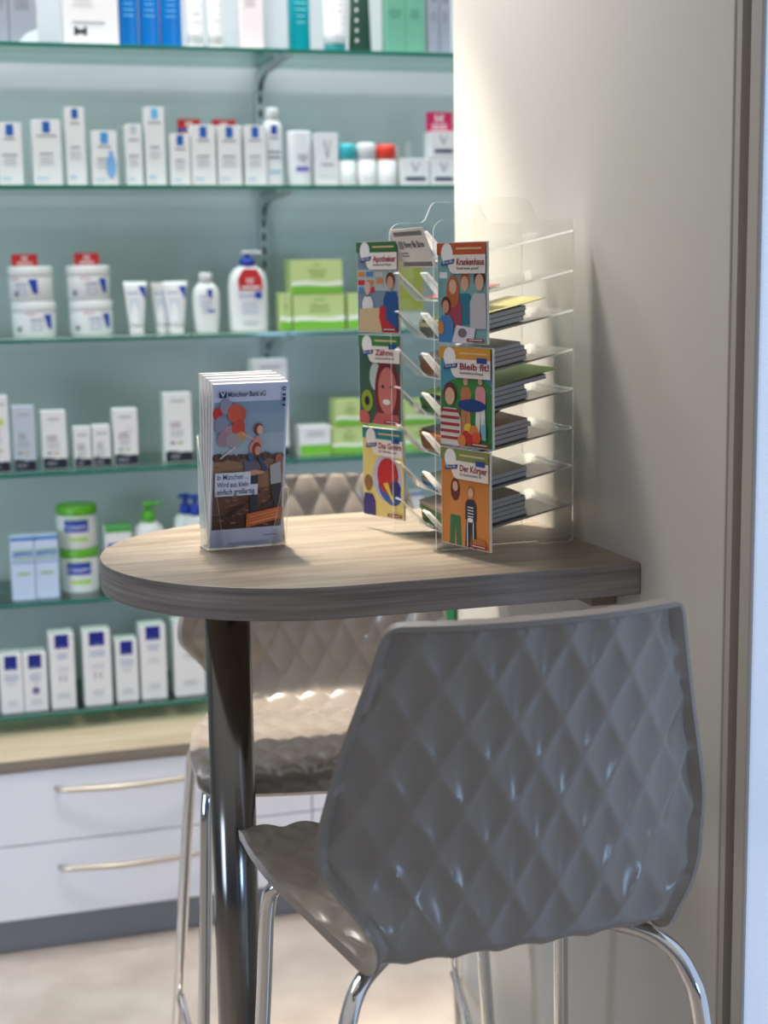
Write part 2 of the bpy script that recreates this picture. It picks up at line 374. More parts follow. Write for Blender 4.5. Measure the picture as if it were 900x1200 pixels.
def a_olive(seed=0):
    def f(a, w, h):
        n = 10
        wave = [(w * i / n, h * (0.36 + 0.03 * math.sin(i * 0.75))) for i in range(n + 1)]
        a.poly([(0, h * 0.20), (w, h * 0.24)] + wave[::-1], c(236, 240, 226))
        a.poly([(0, 0.001), (w, 0.001), (w, h * 0.26)] + [(w * i / n, h * (0.24 + 0.02 * math.sin(i * 0.6))) for i in range(n, -1, -1)], c(116, 184, 44))
        a.text('Olivenöl', w * 0.5, h * 0.62, h * 0.11, c(104, 130, 50), width=w * 0.34, center=True)
        a.lines(w * 0.3, h * 0.55, w * 0.7, 1, 0.01, 0.0025, c(120, 150, 60), seed); a.lines(w * 0.4, h * 0.86, w * 0.6, 1, 0.01, 0.002, c(120, 150, 60), seed)
    return f
def a_vichy(col=NAVY):
    def f(a, w, h):
        t = min(w, h) * 0.05; cx = w / 2; y1 = h * 0.86; y0 = h * 0.52; q = min(w * 0.16, 0.011)
        a.poly([(cx - q, y1), (cx - q + t * 1.2, y1), (cx + t * 0.4, y0), (cx - t * 0.4, y0)], GREY)
        a.poly([(cx + q - t * 0.8, y1), (cx + q, y1), (cx + t * 0.4, y0), (cx - t * 0.4, y0)], GREY)
        a.rect(w * 0.14, h * 0.20, w * 0.86, h * 0.33, col)
    return f
def a_text(seed=0, ink=GREY, extra=None):
    def f(a, w, h):
        a.lines(w * 0.15, h * 0.62, w * 0.85, 2, 0.007, 0.003, ink, seed); a.lines(w * 0.15, h * 0.46, w * 0.8, 4, 0.006, 0.0015, ink, seed + 1)
        if extra: extra(a, w, h)
    return f
def shaped(shelf, xc, name, label, cat, y=YF + 0.03, zoff=0.0, group=True):
    o = empty(name, (xc, y, SZ[shelf] + 0.0006 + zoff)); tag(o, label, cat, 'skincare goods on the %s shelf' % ORD[shelf] if group else None); return o
def cyl_place(r, sy=1.0, x_off=0.0):
    return lambda x, y, d: ((r + d) * math.sin((x + x_off) / r), -(r * sy + d) * math.cos((x + x_off) / r), y)
def jar(shelf, xc, r, h, lidh, body, lid, label, art=None, zoff=0.0, lidlabel=None):
    o = shaped(shelf, xc, 'cream_jar', label, 'jar', YF + r, zoff)
    m1 = MB(); m1.lathe([(r * 0.90, 0), (r * 0.97, 0.004), (r * 0.985, h - lidh - 0.006), (r * 0.95, h - lidh)], 0, 0, body); m1.build('tub', o)
    m1 = MB(); m1.lathe([(r * 0.99, h - lidh), (r, h - lidh + 0.003), (r, h - 0.003), (r * 0.97, h)], 0, 0, lid); q = m1.build('lid', o)
    if lidlabel: q['label'] = lidlabel
    if art:
        a = Art(); art(a, r, h - lidh); a.build('wrap_label', o, cyl_place(r * 0.985))
    return o
def j_cera(off):
    def f(a, r, h):
        w = 0.030
        a.strip(off + 0.006, off + 0.026, lambda x: h * 0.86, lambda x: h * (0.86 - 0.56 * min(1, (x - off - 0.006) / 0.011)), RBLUE)
        a.text('CeraVe', off - 0.024, h * 0.60, 0.008, RBLUE, width=0.028)
        a.lines(off - 0.026, h * 0.50, off + 0.006, 3, 0.006, 0.002, c(150, 165, 210), 3)
        a.rect(off - 0.034, h * 0.86, off - 0.012, h * 0.90, c(190, 70, 80)); a.rect(-0.042, h * 0.2, -0.032, h * 0.4, GREY)
    return f
def j_ceta(a, r, h):
    a.rect(-0.034, h * 0.52, 0.022, h * 0.86, RBLUE, n=10); a.text('Cetaphil', -0.030, h * 0.62, 0.009, WHT, width=0.046)
    a.rect(-0.024, h * 0.26, 0.020, h * 0.36, c(170, 214, 70), n=8); a.rect(-0.034, h * 0.88, 0.022, h * 0.92, c(160, 210, 80), n=8)
def tube_up(shelf, xc, w, h, label, body=M_white, capm=None, art=None, capdown=True, y=YF + 0.02, caph=0.016, taper=0.62, name='cream_tube'):
    """squeeze tube standing on its cap: round at the bottom, flat crimp on top"""
    o = shaped(shelf, xc, name, label, 'tube', y)
    m1 = MB(); n = 28; vs = []; L = 9
    for i in range(L):
        t = i / (L - 1); hw = w / 2 * (taper + (1 - taper) * t); hd = w / 2 * taper * (1 - t) ** 0.8 + 0.0012
        for k in range(n):
            a = 2 * math.pi * k / n; vs.append((hw * math.cos(a), hd * math.sin(a), caph + (h - caph) * t))
    m1.add(vs, [(i * n + k, i * n + (k + 1) % n, (i + 1) * n + (k + 1) % n, (i + 1) * n + k) for i in range(L - 1) for k in range(n)], body, True)
    m1.add(vs, [tuple(range(n))[::-1], tuple(range((L - 1) * n, L * n))], body); m1.build('tube_body', o)
    m1 = MB(); r = w / 2 * taper * 0.98; m1.lathe([(r * 0.96, 0), (r, 0.002), (r, caph - 0.001), (r * 0.97, caph)], 0, 0, capm or body); m1.build('cap', o)
    if art:
        a = Art(); art(a, w * taper, h)
        r0 = w / 2 * taper
        def pl(x, y_, d):
            t = max(0, min(1, (y_ - caph) / (h - caph))); hd = r0 * (1 - t) ** 0.8 + 0.0012; hw = w / 2 * (taper + (1 - taper) * t)
            q = max(-0.95, min(0.95, x / hw)); return (x, -(hd * math.sqrt(1 - q * q)) - d - 0.0006, y_)
        a.build('printed_front', o, pl)
    return o
def t_cera(a, w, h):
    a.strip(w * 0.22, w * 0.66, lambda x: h * 0.91, lambda x: h * (0.88 - 0.24 * (x / w - 0.22) / 0.44), RBLUE)
    a.text('CeraVe', -w * 0.55, h * 0.76, 0.007, RBLUE, width=w * 0.75)
    a.lines(-w * 0.5, h * 0.66, w * 0.25, 6, 0.009, 0.0025, c(150, 170, 215), 5)
def ell_bottle(o, w, d, prof, mat, name='bottle_body', n=32, e=0.8):
    """prof: (half-width factor, z); super-ellipse section"""
    m1 = MB(); vs = []
    for f, z in prof:
        for k in range(n):
            a = 2 * math.pi * k / n; ca, sa = math.cos(a), math.sin(a)
            vs.append((w / 2 * f * math.copysign(abs(ca) ** e, ca), d / 2 * min(1, f * 1.1) * math.copysign(abs(sa) ** e, sa), z))
    L = len(prof)
    m1.add(vs, [(i * n + k, i * n + (k + 1) % n, (i + 1) * n + (k + 1) % n, (i + 1) * n + k) for i in range(L - 1) for k in range(n)], mat, True)
    m1.add(vs, [tuple(range(n))[::-1], tuple(range((L - 1) * n, L * n))], mat); return m1.build(name, o)
def pump(o, z, r, mat, h=0.05, reach=0.03, dx=1, headmat=None):
    m1 = MB(); m1.lathe([(r, z), (r, z + h * 0.45), (r * 0.7, z + h * 0.5), (r * 0.45, z + h * 0.55), (r * 0.4, z + h * 0.8)], 0, 0, mat, 20)
    m1.build('pump_collar', o)
    m1 = MB(); m1.lathe([(r * 0.75, z + h * 0.8), (r * 0.8, z + h * 0.97), (r * 0.6, z + h)], 0, 0, headmat or mat, 20)
    m1.tube([(0, 0, z + h * 0.9), (dx * reach * 0.7, -0.004, z + h * 0.92), (dx * reach, -0.006, z + h * 0.84)], 0.0038, headmat or mat, 10)
    m1.build('pump_head', o)
def rollon(xc, w, h, capcol, caph, label, ink):
    o = shaped('B', xc, 'roll_on_bottle', label, 'bottle', YF + w / 2)
    m1 = MB(); r = w / 2; m1.lathe([(r * 0.94, 0), (r * 0.98, 0.003), (r * 0.98, h - caph)], 0, 0, M_white, 28); m1.build('bottle_body', o)
    m1 = MB(); m1.lathe([(r, h - caph), (r * 1.0, h - 0.010), (r * 0.93, h - 0.003), (r * 0.7, h)], 0, 0, capcol, 28); m1.build('cap', o)
    a = Art(); a.lines(-0.012, h * 0.50, 0.012, 1, 0.01, 0.006, GREY, 1); a.lines(-0.012, h * 0.3, 0.012, 4, 0.005, 0.003, ink, 2)
    a.build('wrap_label', o, cyl_place(r * 0.98))
def price_card(shelf, x0, x1, z0, h, mat, label, y=YF + 0.03, rz=0.0, txt='5€'):
    o = MB(); w = x1 - x0; o.box(-w / 2, w / 2, 0, 0.0012, 0, h, mat); b = o.build('promotion_card')
    b.location = ((x0 + x1) / 2, y, SZ[shelf] + z0); b.rotation_euler = (0, 0, rz)
    tag(b, label, 'card', 'promotion cards on the shelves')
    a = Art(); a.text('5€', w / 2, h * 0.5, h * 0.34, WHT, center=True, bold=0.02); a.lines(w * 0.2, h * 0.36, w * 0.8, 2, h * 0.16, h * 0.06, WHT, 2)
    a.build('printed_front', b, lambda X, Y, d: (X - w / 2, -d, Y)); return b

# --- top shelf
M_silver = principled('silver_carton', rgb(176, 184, 196), 0.35, 0.4)
M_bluegel = principled('blue_gel_bottle', rgb(8, 108, 186), 0.12); M_tealgel = principled('teal_gel_bottle', rgb(0, 140, 150), 0.12)
mkbox('A', 0.205, 0.240, 0.205, 'silver carton at the left end of the top shelf, cut by the photo edge', M_silver, art=a_text(1))
mkbox('A', 0.2415, 0.299, 0.205, 'wide silver carton on the top shelf with blue swoosh foot', M_silver, art=a_text(2, GREY, lambda a, w, h: a.poly([(w * .2, 0.001), (w, 0.001), (w, 0.035), (w * 0.6, 0.025)], c(214, 224, 236))))
mkbox('A', 0.355, 0.471, 0.20, 'large white carton on the top shelf with a black bar mark', M_white, depth=0.07,
      art=lambda a, w, h: (a.rect(w * .18, .024, w * .24, .042, c(20, 24, 34)), a.rect(w * .24, .028, w * .36, .036, c(20, 24, 34)), a.rect(w * .36, .024, w * .41, .042, c(20, 24, 34)), a.lines(w * .1, .105, w * .6, 3, .009, .0018, LGREY, 4), a.lines(w * .1, .052, w * .8, 1, .01, .003, GREY, 5)))
for x0, x1, tx in ((0.474, 0.517, 'left'), (0.519, 0.563, 'middle'), (0.565, 0.612, 'right')):
    o = shaped('A', (x0 + x1) / 2, 'gel_bottle', '%s of three bright blue gel bottles on the top shelf' % tx, 'bottle')
    ell_bottle(o, x1 - x0, 0.035, [(0.96, 0), (1, 0.004), (1, 0.15), (0.8, 0.165), (0.4, 0.172)], M_bluegel, e=0.55)
    m1 = MB(); m1.lathe([(0.009, 0.172), (0.009, 0.195)], 0, 0, M_white, 20); m1.build('cap', o)
    a = Art(); a.lines(-0.014, 0.12, 0.012, 5, 0.012, 0.003, c(90, 180, 235), 3); a.build('printed_front', o, lambda x, y, d: (x, -0.0175 - d, y))
tube_up('A', 0.640, 0.042, 0.19, 'slim white tube standing left of the pair on the top shelf', art=lambda a, w, h: (a.rect(-.005, .135, .005, .16, RBLUE), a.lines(-.012, .115, .012, 4, .018, .003, LGREY, 2)), taper=.8)
tube_up('A', 0.685, 0.040, 0.19, 'slim white tube standing right of the pair on the top shelf', art=lambda a, w, h: (a.rect(-.005, .115, .005, .14, NAVY), a.lines(-.012, .10, .012, 4, .018, .003, LGREY, 2)), taper=.8)
mkbox('A', 0.7405, 0.790, 0.21, 'tall pinkish white carton with dark line on the top shelf', c(236, 226, 226), art=lambda a, w, h: (a.rect(0, .132, w, .136, NAVY), a.lines(w * .1, .12, w * .7, 4, .007, .0018, LGREY, 3)))
o = shaped('A', 0.878, 'shampoo_bottle', 'transparent teal bottle with a white V on the top shelf', 'bottle')
ell_bottle(o, 0.050, 0.034, [(0.9, 0), (1, 0.005), (0.98, 0.19), (0.6, 0.2)], M_tealgel)
a = Art(); a.poly([(-.012, .165), (-.007, .165), (.001, .128), (-.001, .128)], WHT); a.poly([(.010, .165), (.012, .165), (.001, .128), (-.001, .128)], WHT); a.lines(-.014, .11, .014, 4, .014, .002, c(150, 215, 215), 2)
a.build('printed_front', o, lambda x, y, d: (x, -0.0172 - d, y))
tube_up('A', 0.958, 0.062, 0.21, 'white tube with teal cap beside the dark green bottle', capm=TEAL, caph=0.022, taper=0.8, art=lambda a, w, h: a.lines(-.018, .15, .018, 8, .014, .004, GREY, 6))
o = shaped('A', 1.018, 'dark_bottle', 'very dark green bottle on the top shelf', 'bottle', YF + 0.022)
ell_bottle(o, 0.052, 0.036, [(1.0, 0), (1.0, 0.01), (0.72, 0.20), (0.5, 0.21)], DKGRN)
a = Art(); [a.ell(-.013, .03 + i * .022, .003, .004, WHT, 10) for i in range(5)]; a.build('printed_front', o, lambda x, y, d: (x, -0.019 - d, y))
mkbox('A', 1.074, 1.1195, 0.22, 'mint green carton, left of the touching pair on the top shelf', MINT, art=a_text(5, c(70, 140, 112)))
mkbox('A', 1.1205, 1.166, 0.22, 'mint green carton, right of the touching pair on the top shelf', MINT, art=a_text(6, c(70, 140, 112)))
mkbox('A', 1.176, 1.2015, 0.21, 'narrow silvery carton beside the mint pair on the top shelf', M_silver, art=a_text(7))
mkbox('A', 1.2035, 1.229, 0.21, 'narrow silvery carton at the partition end of the top shelf', M_silver, art=a_text(8))
# --- second shelf
def a_pic(a, w, h): a.ell(w * .74, h * .36, w * .19, h * .22, c(120, 170, 222)); a.rect(w * .66, h * .5, w * .82, h * .64, c(120, 170, 222))
LS = BLUE
mkbox('B', 0.205, 0.255, 0.132, 'white carton with blue square, leftmost on the second shelf', art=a_roche(1))
mkbox('B', 0.277, 0.337, 0.139, 'wide white carton with blue square, second from the left on the second shelf', art=a_roche(2))
mkbox('B', 0.348, 0.389, 0.166, 'tall slim white carton with dark blue square on the second shelf', art=a_roche(3))
mkbox('B', 0.402, 0.457, 0.117, 'white carton with a light blue bottle picture on the second shelf', art=a_roche(4, SKY, a_pic))
mkbox('B', 0.476, 0.511, 0.132, 'small slim white carton with grey square on the second shelf', art=a_roche(5, c(180, 196, 205)))
mkbox('B', 0.519, 0.562, 0.169, 'tall slim white carton with pale blue square on the second shelf', art=a_roche(6, c(96, 184, 236)))
mkbox('B', 0.573, 0.617, 0.113, 'short white carton with blue square left of the carded cartons', art=a_roche(7))
mkbox('B', 0.620, 0.674, 0.132, 'white carton in front of the left red and blue card, second shelf', art=a_roche(8))
mkbox('B', 0.679, 0.732, 0.132, 'white carton in front of the right red and blue card, second shelf', art=a_roche(9))
mkbox('B', 0.740, 0.788, 0.133, 'white carton touching the white capped bottle, second shelf', art=a_roche(10))
for x0, x1, wd in ((0.600, 0.652, 'left'), (0.678, 0.732, 'right')):
    b = price_card('B', x0, x1, 0.118, 0.032, RED, '%s red and blue promotion card sticking up behind white cartons' % wd, YF + 0.055)
    a = Art(); a.rect(0, 0.006, x1 - x0, 0.012, BLUE); a.build('blue_stripe', b, lambda X, Y, d: (X - 0.027, -d - 0.001, Y))
o = shaped('B', 0.8105, 'lotion_bottle', 'white bottle with round white cap and blue square, second shelf', 'bottle')
ell_bottle(o, 0.044, 0.034, [(0.95, 0), (1, 0.004), (1, 0.125), (0.9, 0.14), (0.55, 0.147)], M_white)
m1 = MB(); m1.lathe([(0.014, 0.147), (0.0145, 0.170), (0.012, 0.174)], 0, 0, M_white, 24); m1.build('cap', o)
a = Art(); a.rect(-.007, .115, .007, .135, RBLUE); a.lines(-.015, .108, .015, 1, .01, .003, GREY, 1); a.lines(-.015, .078, .015, 2, .012, .004, GREY, 2); a.rect(-.013, .03, .013, .036, c(150, 190, 205)); a.build('printed_front', o, lambda x, y, d: (x, -.0173 - d, y))
o = shaped('B', 0.8715, 'lotion_bottle', 'plain white flip top bottle with purple band, second shelf', 'bottle')
ell_bottle(o, 0.055, 0.036, [(0.9, 0), (0.94, 0.004), (1, 0.118), (0.9, 0.123)], M_white)
a = Art(); a.rect(-.012, .034, .018, .044, c(110, 105, 190)); a.lines(-.008, .07, .016, 3, .006, .002, GREY, 2); a.build('printed_front', o, lambda x, y, d: (x, -.0183 - d, y))
mkbox('B', 0.904, 0.956, 0.118, 'white carton with large V, right of the purple band bottle', art=lambda a, w, h: (a_vichy(c(226, 224, 224))(a, w, h), a.lines(w * .2, h * .42, w * .8, 1, .01, .003, GREY)))
rollon(0.980, 0.045, 0.096, c(60, 190, 200, .3), 0.038, 'roll-on deodorant with turquoise cap on the second shelf', c(130, 190, 150))
rollon(1.028, 0.047, 0.098, M_white, 0.038, 'roll-on deodorant with white cap on the second shelf', NAVY)
rollon(1.076, 0.047, 0.095, c(236, 62, 44, .3), 0.035, 'roll-on deodorant with red cap on the second shelf', c(220, 120, 130))
mkbox('B', 1.106, 1.174, 0.063, 'low white V carton with blue stripe beside the red capped roll-on', art=a_vichy())
mkbox('B', 1.178, 1.240, 0.063, 'low white V carton under another one beside the partition', art=a_vichy())
mkbox('B', 1.178, 1.240, 0.060, 'low white V carton lying on top of another under the magenta card', zoff=0.064, art=a_vichy())
price_card('B', 1.174, 1.238, 0.125, 0.045, MAG, 'magenta promotion card above the stacked V cartons', YF + 0.02)
for xx, hh in ((1.120, 0.094), (1.150, 0.108)):
    o = shaped('B', xx, 'clear_bottle', 'hazy clear bottle behind the low V carton, %s one' % ('shorter left' if hh < .1 else 'taller right'), 'bottle', YF + 0.09)
    ell_bottle(o, 0.030, 0.028, [(0.95, 0), (1, 0.004), (1, hh * .8), (0.6, hh * .9), (0.5, hh)], c(168, 182, 184, .15))
# --- third shelf
for xc, off, nm in ((0.2665, (0.012, -0.016), 'left'), (0.3915, (0.014, 0.012), 'right')):
    jar('C', xc - 0.001, 0.0485, 0.076, 0.020, M_white, M_white, 'big white cream jar, bottom of the %s stack of two' % nm, j_cera(off[0]))
    jar('C', xc - 0.004, 0.0485, 0.076, 0.020, M_white, M_white, 'big white cream jar, top of the %s stack of two' % nm, j_cera(off[1]), zoff=0.0765)
price_card('C', 0.222, 0.278, 0.1535, 0.026, RED, 'red promotion card on the left jar stack', YF + 0.03, 0.12)
price_card('C', 0.357, 0.411, 0.1535, 0.027, RED, 'red promotion card on the right jar stack', YF + 0.03)
tube_up('C', 0.4865, 0.053, 0.116, 'white and blue cream tube standing alone beside the jar stacks', art=t_cera)
tube_up('C', 0.550, 0.050, 0.113, 'white and blue cream tube half hidden behind its neighbour', art=t_cera, y=YF + 0.05)
tube_up('C', 0.576, 0.056, 0.115, 'white and blue cream tube standing in front of its neighbour', art=t_cera)
o = shaped('C', 0.647, 'lotion_bottle', 'small white lotion bottle with flip cap left of the pump bottle', 'bottle')
ell_bottle(o, 0.062, 0.038, [(0.8, 0), (0.86, 0.004), (0.97, 0.04), (1, 0.075), (0.9, 0.098), (0.55, 0.110)], M_white)
m1 = MB(); m1.lathe([(0.0145, 0.110), (0.015, 0.129), (0.013, 0.133)], 0, 0, M_white, 24); m1.build('cap', o)
a = Art(); a.poly([(-.002, .095), (.012, .097), (.010, .074), (.004, .078)], RBLUE); a.text('CeraVe', -.018, .079, .006, RBLUE, width=.022); a.lines(-.018, .07, .01, 4, .008, .002, c(150, 165, 205), 2); a.rect(0, .045, .016, .05, c(70, 90, 170)); a.build('printed_front', o, lambda x, y, d: (x, -.0195 - d, y))
o = shaped('C', 0.7435, 'pump_bottle', 'large white pump bottle with red collar label on the third shelf', 'bottle', YF + 0.028)
ell_bottle(o, 0.089, 0.052, [(0.93, 0), (0.98, 0.004), (1, 0.06), (1, 0.105), (0.9, 0.128), (0.62, 0.142), (0.3, 0.148)], M_white, e=0.7)
pump(o, 0.146, 0.017, RBLUE, 0.034, 0.034, 1, M_white)
a = Art(); a.poly([(-.026, .093), (.028, .093), (.028, .118), (.016, .14), (-.016, .14), (-.028, .118)], RED); a.text('5€', 0, .108, .011, WHT, center=True, bold=.02); a.rect(-.02, .097, .022, .101, WHT)
a.text('CeraVe', -.026, .076, .009, RBLUE, width=.034); a.rect(.010, .074, .026, .088, RBLUE); a.lines(-.026, .066, .022, 4, .008, .002, c(160, 170, 205), 3); a.lines(-.026, .022, .026, 2, .006, .002, LGREY, 4)
a.build('printed_front', o, lambda x, y, d: (x, -.0268 - d, y)).name = 'printed_front'
mkbox('C', 0.811, 0.838, 0.084, 'narrow green carton left of the stacked olive cartons', LGRN, art=a_olive(1))
mkbox('C', 0.842, 0.964, 0.080, 'pale green olive carton, lower one of the third shelf stack', LGRN, art=a_olive(2), depth=.07)
mkbox('C', 0.840, 0.960, 0.077, 'pale green olive carton, upper one of the third shelf stack', LGRN, zoff=0.081, art=a_olive(3), depth=.07)
mkbox('C', 0.972, 1.078, 0.080, 'pale green olive carton half hidden behind the rack on the third shelf', LGRN, art=a_olive(4), depth=.07)
mkbox('C', 1.088, 1.156, 0.036, 'low grey carton under the tall olive carton on the third shelf', c(170, 178, 176), depth=.06)
def a_ol(a, w, h): a.text('Olivenöl', w / 2, h * .84, .010, c(210, 216, 150), width=w * .55, center=True); a.lines(w * .3, h * .72, w * .7, 3, .012, .002, c(200, 206, 130), 3)
mkbox('C', 1.090, 1.155, 0.145, 'tall olive coloured carton seen through the clear rack', OLIVE, zoff=0.037, art=a_ol, depth=.05)
# --- fourth shelf
mkbox('D', 0.147, 0.194, 0.166, 'white carton with dark base and lime dot, leftmost on the fourth shelf', y=3.425, art=a_dark_base(1, c(200, 214, 110)))
mkbox('D', 0.202, 0.249, 0.142, 'bluish grey carton with dark base on the fourth shelf', c(190, 200, 212), y=3.425, art=a_dark_base(2))
mkbox('D', 0.264, 0.317, 0.128, 'white carton with dark base beside the bluish grey one', y=3.435, art=a_dark_base(3))
mkbox('D', 0.333, 0.370, 0.090, 'small white carton with dark base, left of the short pair', y=3.44, art=a_dark_base(4))
mkbox('D', 0.374, 0.413, 0.092, 'small white carton with dark base, right of the short pair', y=3.44, art=a_dark_base(5))
mkbox('D', 0.421, 0.474, 0.126, 'white carton with dark base and pale ring on the fourth shelf', y=3.44, art=a_dark_base(6, c(222, 222, 226)))
mkbox('D', 0.536, 0.598, 0.156, 'tall white carton with dark base left of the flyer holder', y=3.45, art=a_dark_base(7))
mkbox('D', 0.742, 0.822, 0.225, 'tallest white carton with dark base, behind the flyer holder', art=a_dark_base(8), y=3.45)
mkbox('D', 0.848, 0.922, 0.068, 'small white and green carton alone right of the flyer holder', M_white, y=3.45, art=lambda a, w, h: (a.rect(0, 0.001, w, h * .36, c(116, 184, 44)), a.lines(w * .2, h * .8, w * .8, 2, .008, .002, GREY, 2)))
mkbox('D', 0.927, 1.011, 0.062, 'pale green olive carton, lower one of the left stack on the fourth shelf', LGRN, art=a_olive(5), depth=.06)
mkbox('D', 0.938, 1.007, 0.062, 'pale green olive carton, upper one of the left stack on the fourth shelf', LGRN, zoff=.063, art=a_olive(6), depth=.06)
mkbox('D', 1.017, 1.098, 0.058, 'pale green olive carton, lower one of the middle stack on the fourth shelf', LGRN, art=a_olive(7), depth=.06)
mkbox('D', 1.019, 1.094, 0.058, 'pale green olive carton, upper one of the middle stack on the fourth shelf', LGRN, zoff=.059, art=a_olive(8), depth=.06)
mkbox('D', 1.104, 1.186, 0.058, 'pale green olive carton, lower one of the right stack behind the clear rack', LGRN, art=a_olive(9), depth=.06)
mkbox('D', 1.106, 1.184, 0.058, 'pale green olive carton, upper one of the right stack behind the clear rack', LGRN, zoff=.059, art=a_olive(10), depth=.06)
# --- fifth shelf
def a_ceta(a, w, h):
    a.rect(0, h * .94, w, h * .995, c(50, 120, 200)); a.rect(w * .08, h * .68, w * .95, h * .76, c(56, 110, 190)); a.text('Cetaphil', w * .12, h * .69, .007, WHT, width=w * .78)
    a.rect(w * .08, h * .78, w * .95, h * .80, c(150, 206, 110)); a.rect(w * .08, h * .64, w * .95, h * .66, c(150, 206, 110)); a.rect(w * .02, h * .585, w * .98, h * .60, c(90, 130, 200)); a.rect(w * .25, h * .40, w * .78, h * .43, c(150, 190, 90))
mkbox('E', 0.184, 0.2335, 0.142, 'pale blue carton, left of the touching pair on the fifth shelf', PALEB, art=a_ceta, y=3.43)
mkbox('E', 0.2345, 0.286, 0.141, 'pale blue carton, right of the touching pair on the fifth shelf', PALEB, art=a_ceta, y=3.435)
jar('E', 0.339, 0.0445, 0.098, 0.018, M_white, c(96, 176, 36, .35), 'white cream jar with green lid, bottom of the stack', j_ceta, lidlabel='bright green screw lid')
jar('E', 0.337, 0.046, 0.098, 0.020, M_white, c(96, 176, 36, .35), 'white cream jar with green lid, top of the stack', j_ceta, zoff=0.0985, lidlabel='bright green screw lid')
mkbox('E', 0.394, 0.452, 0.150, 'white carton with green lid band and blue label beside the green lidded jars', M_white, top=c(60, 150, 60), art=lambda a, w, h: (a.rect(0, h * .90, w, h * .995, c(70, 160, 70)), a.rect(w * .08, h * .58, w * .95, h * .74, RBLUE), a.text('Cetaphil', w * .12, h * .62, .009, WHT, width=w * .75)), y=3.45)
o = shaped('E', 0.497, 'pump_bottle', 'white bottle with green pump rising behind the tabletop', 'bottle', YF + 0.026)
ell_bottle(o, 0.072, 0.048, [(0.95, 0), (1, 0.005), (1, 0.115), (0.85, 0.138), (0.5, 0.150)], M_white, e=.8); pump(o, 0.149, 0.0155, c(84, 176, 40, .35), 0.046, 0.032, 1)
for xc, yy in ((0.588, 3.50), (0.606, 3.47)):
    o = shaped('E', xc, 'pump_bottle', 'white bottle with dark blue pump beside the flyer holder, %s one' % ('rear' if yy > 3.48 else 'front'), 'bottle', yy + .02)
    ell_bottle(o, 0.06, 0.04, [(0.95, 0), (1, 0.005), (1, 0.125), (0.85, 0.148), (0.5, 0.158)], M_white, e=.8); pump(o, 0.157, 0.013, RBLUE, 0.048, 0.016, -1)
mkbox('E', 1.109, 1.150, 0.186, 'white carton with blue cap band seen low through the clear rack', M_white, art=lambda a, w, h: a.rect(0, h * .955, w, h * .99, RBLUE))
# --- lowest shelf
FB = ((0.096, 0.140, .150, 'cut off by the photo edge', 0), (0.146, 0.195, .133, 'leftmost whole one', 0), (0.197, 0.248, .132, 'bearing a purple flower', 2),
      (0.256, 0.310, .172, 'tall, right of the flower one', 1), (0.330, 0.391, .172, 'widest of its row', 1), (0.402, 0.452, .143, 'short between two tall', 0),
      (0.459, 0.517, .172, 'tall, left of the leg', 0), (0.536, 0.606, .176, 'half behind the stool', 0))
for i, (x0, x1, h, d, ic) in enumerate(FB):
    mkbox('F', x0, x1, h, 'white carton with dark blue square on the lowest shelf, ' + d, art=a_blue_sq(i, ic), y=3.42 if i < 5 else 3.43, depth=.055)
mkbox('F', 1.191, 1.236, 0.24, 'green and white carton glimpsed under the tabletop beside the partition', c(60, 140, 90), art=lambda a, w, h: (a.rect(w * .8, 0, w, h, c(8, 56, 26)),))

# ------------------------------------------------------------------ table
TZ = 1.085; TCX, TCY, TR = 0.475, 1.955, 0.2585
tab = empty('bar_table', (0.379, 1.965, 0)); tag(tab, 'tall grey oak table with one rounded end, fixed to the partition', 'table')
out = [(WX - 0.0005, TCY - TR)] + [(WX - 0.0005, TCY + TR)] + [(TCX + TR * math.cos(math.radians(a)), TCY + TR * math.sin(math.radians(a))) for a in range(90, 271, 3)]
out = [(x - 0.379, y - 1.965) for x, y in out]
mb = MB(); mb.prism(out, TZ - 0.0398, TZ, lambda a, b, w: (a, b, w), M_edge, M_top); o = mb.build('tabletop', tab, bevel=0.0012)
mb = MB(); mb.lathe([(0.030, 0.004), (0.030, TZ - 0.0402)], 0, 0, M_steel, 48); tag(mb.build('table_leg', tab), 'dark round steel column')
mb = MB(); mb.lathe([(0.09, 0.0005), (0.09, 0.004), (0.088, 0.006)], 0, 0, M_steel, 48); mb.build('foot_plate', tab)
mb = MB(); mb.lathe([(0.05, TZ - 0.046), (0.05, TZ - 0.0402)], 0, 0, M_steel, 32); mb.build('mounting_plate', tab)
mb = MB(); mb.box(WX - 0.379 - 0.035, WX - 0.379 - 0.001, -0.20, 0.20, TZ - 0.066, TZ - 0.0402, principled('wood_batten', rgb(150, 138, 122), 0.5)); mb.build('wall_batten', tab)

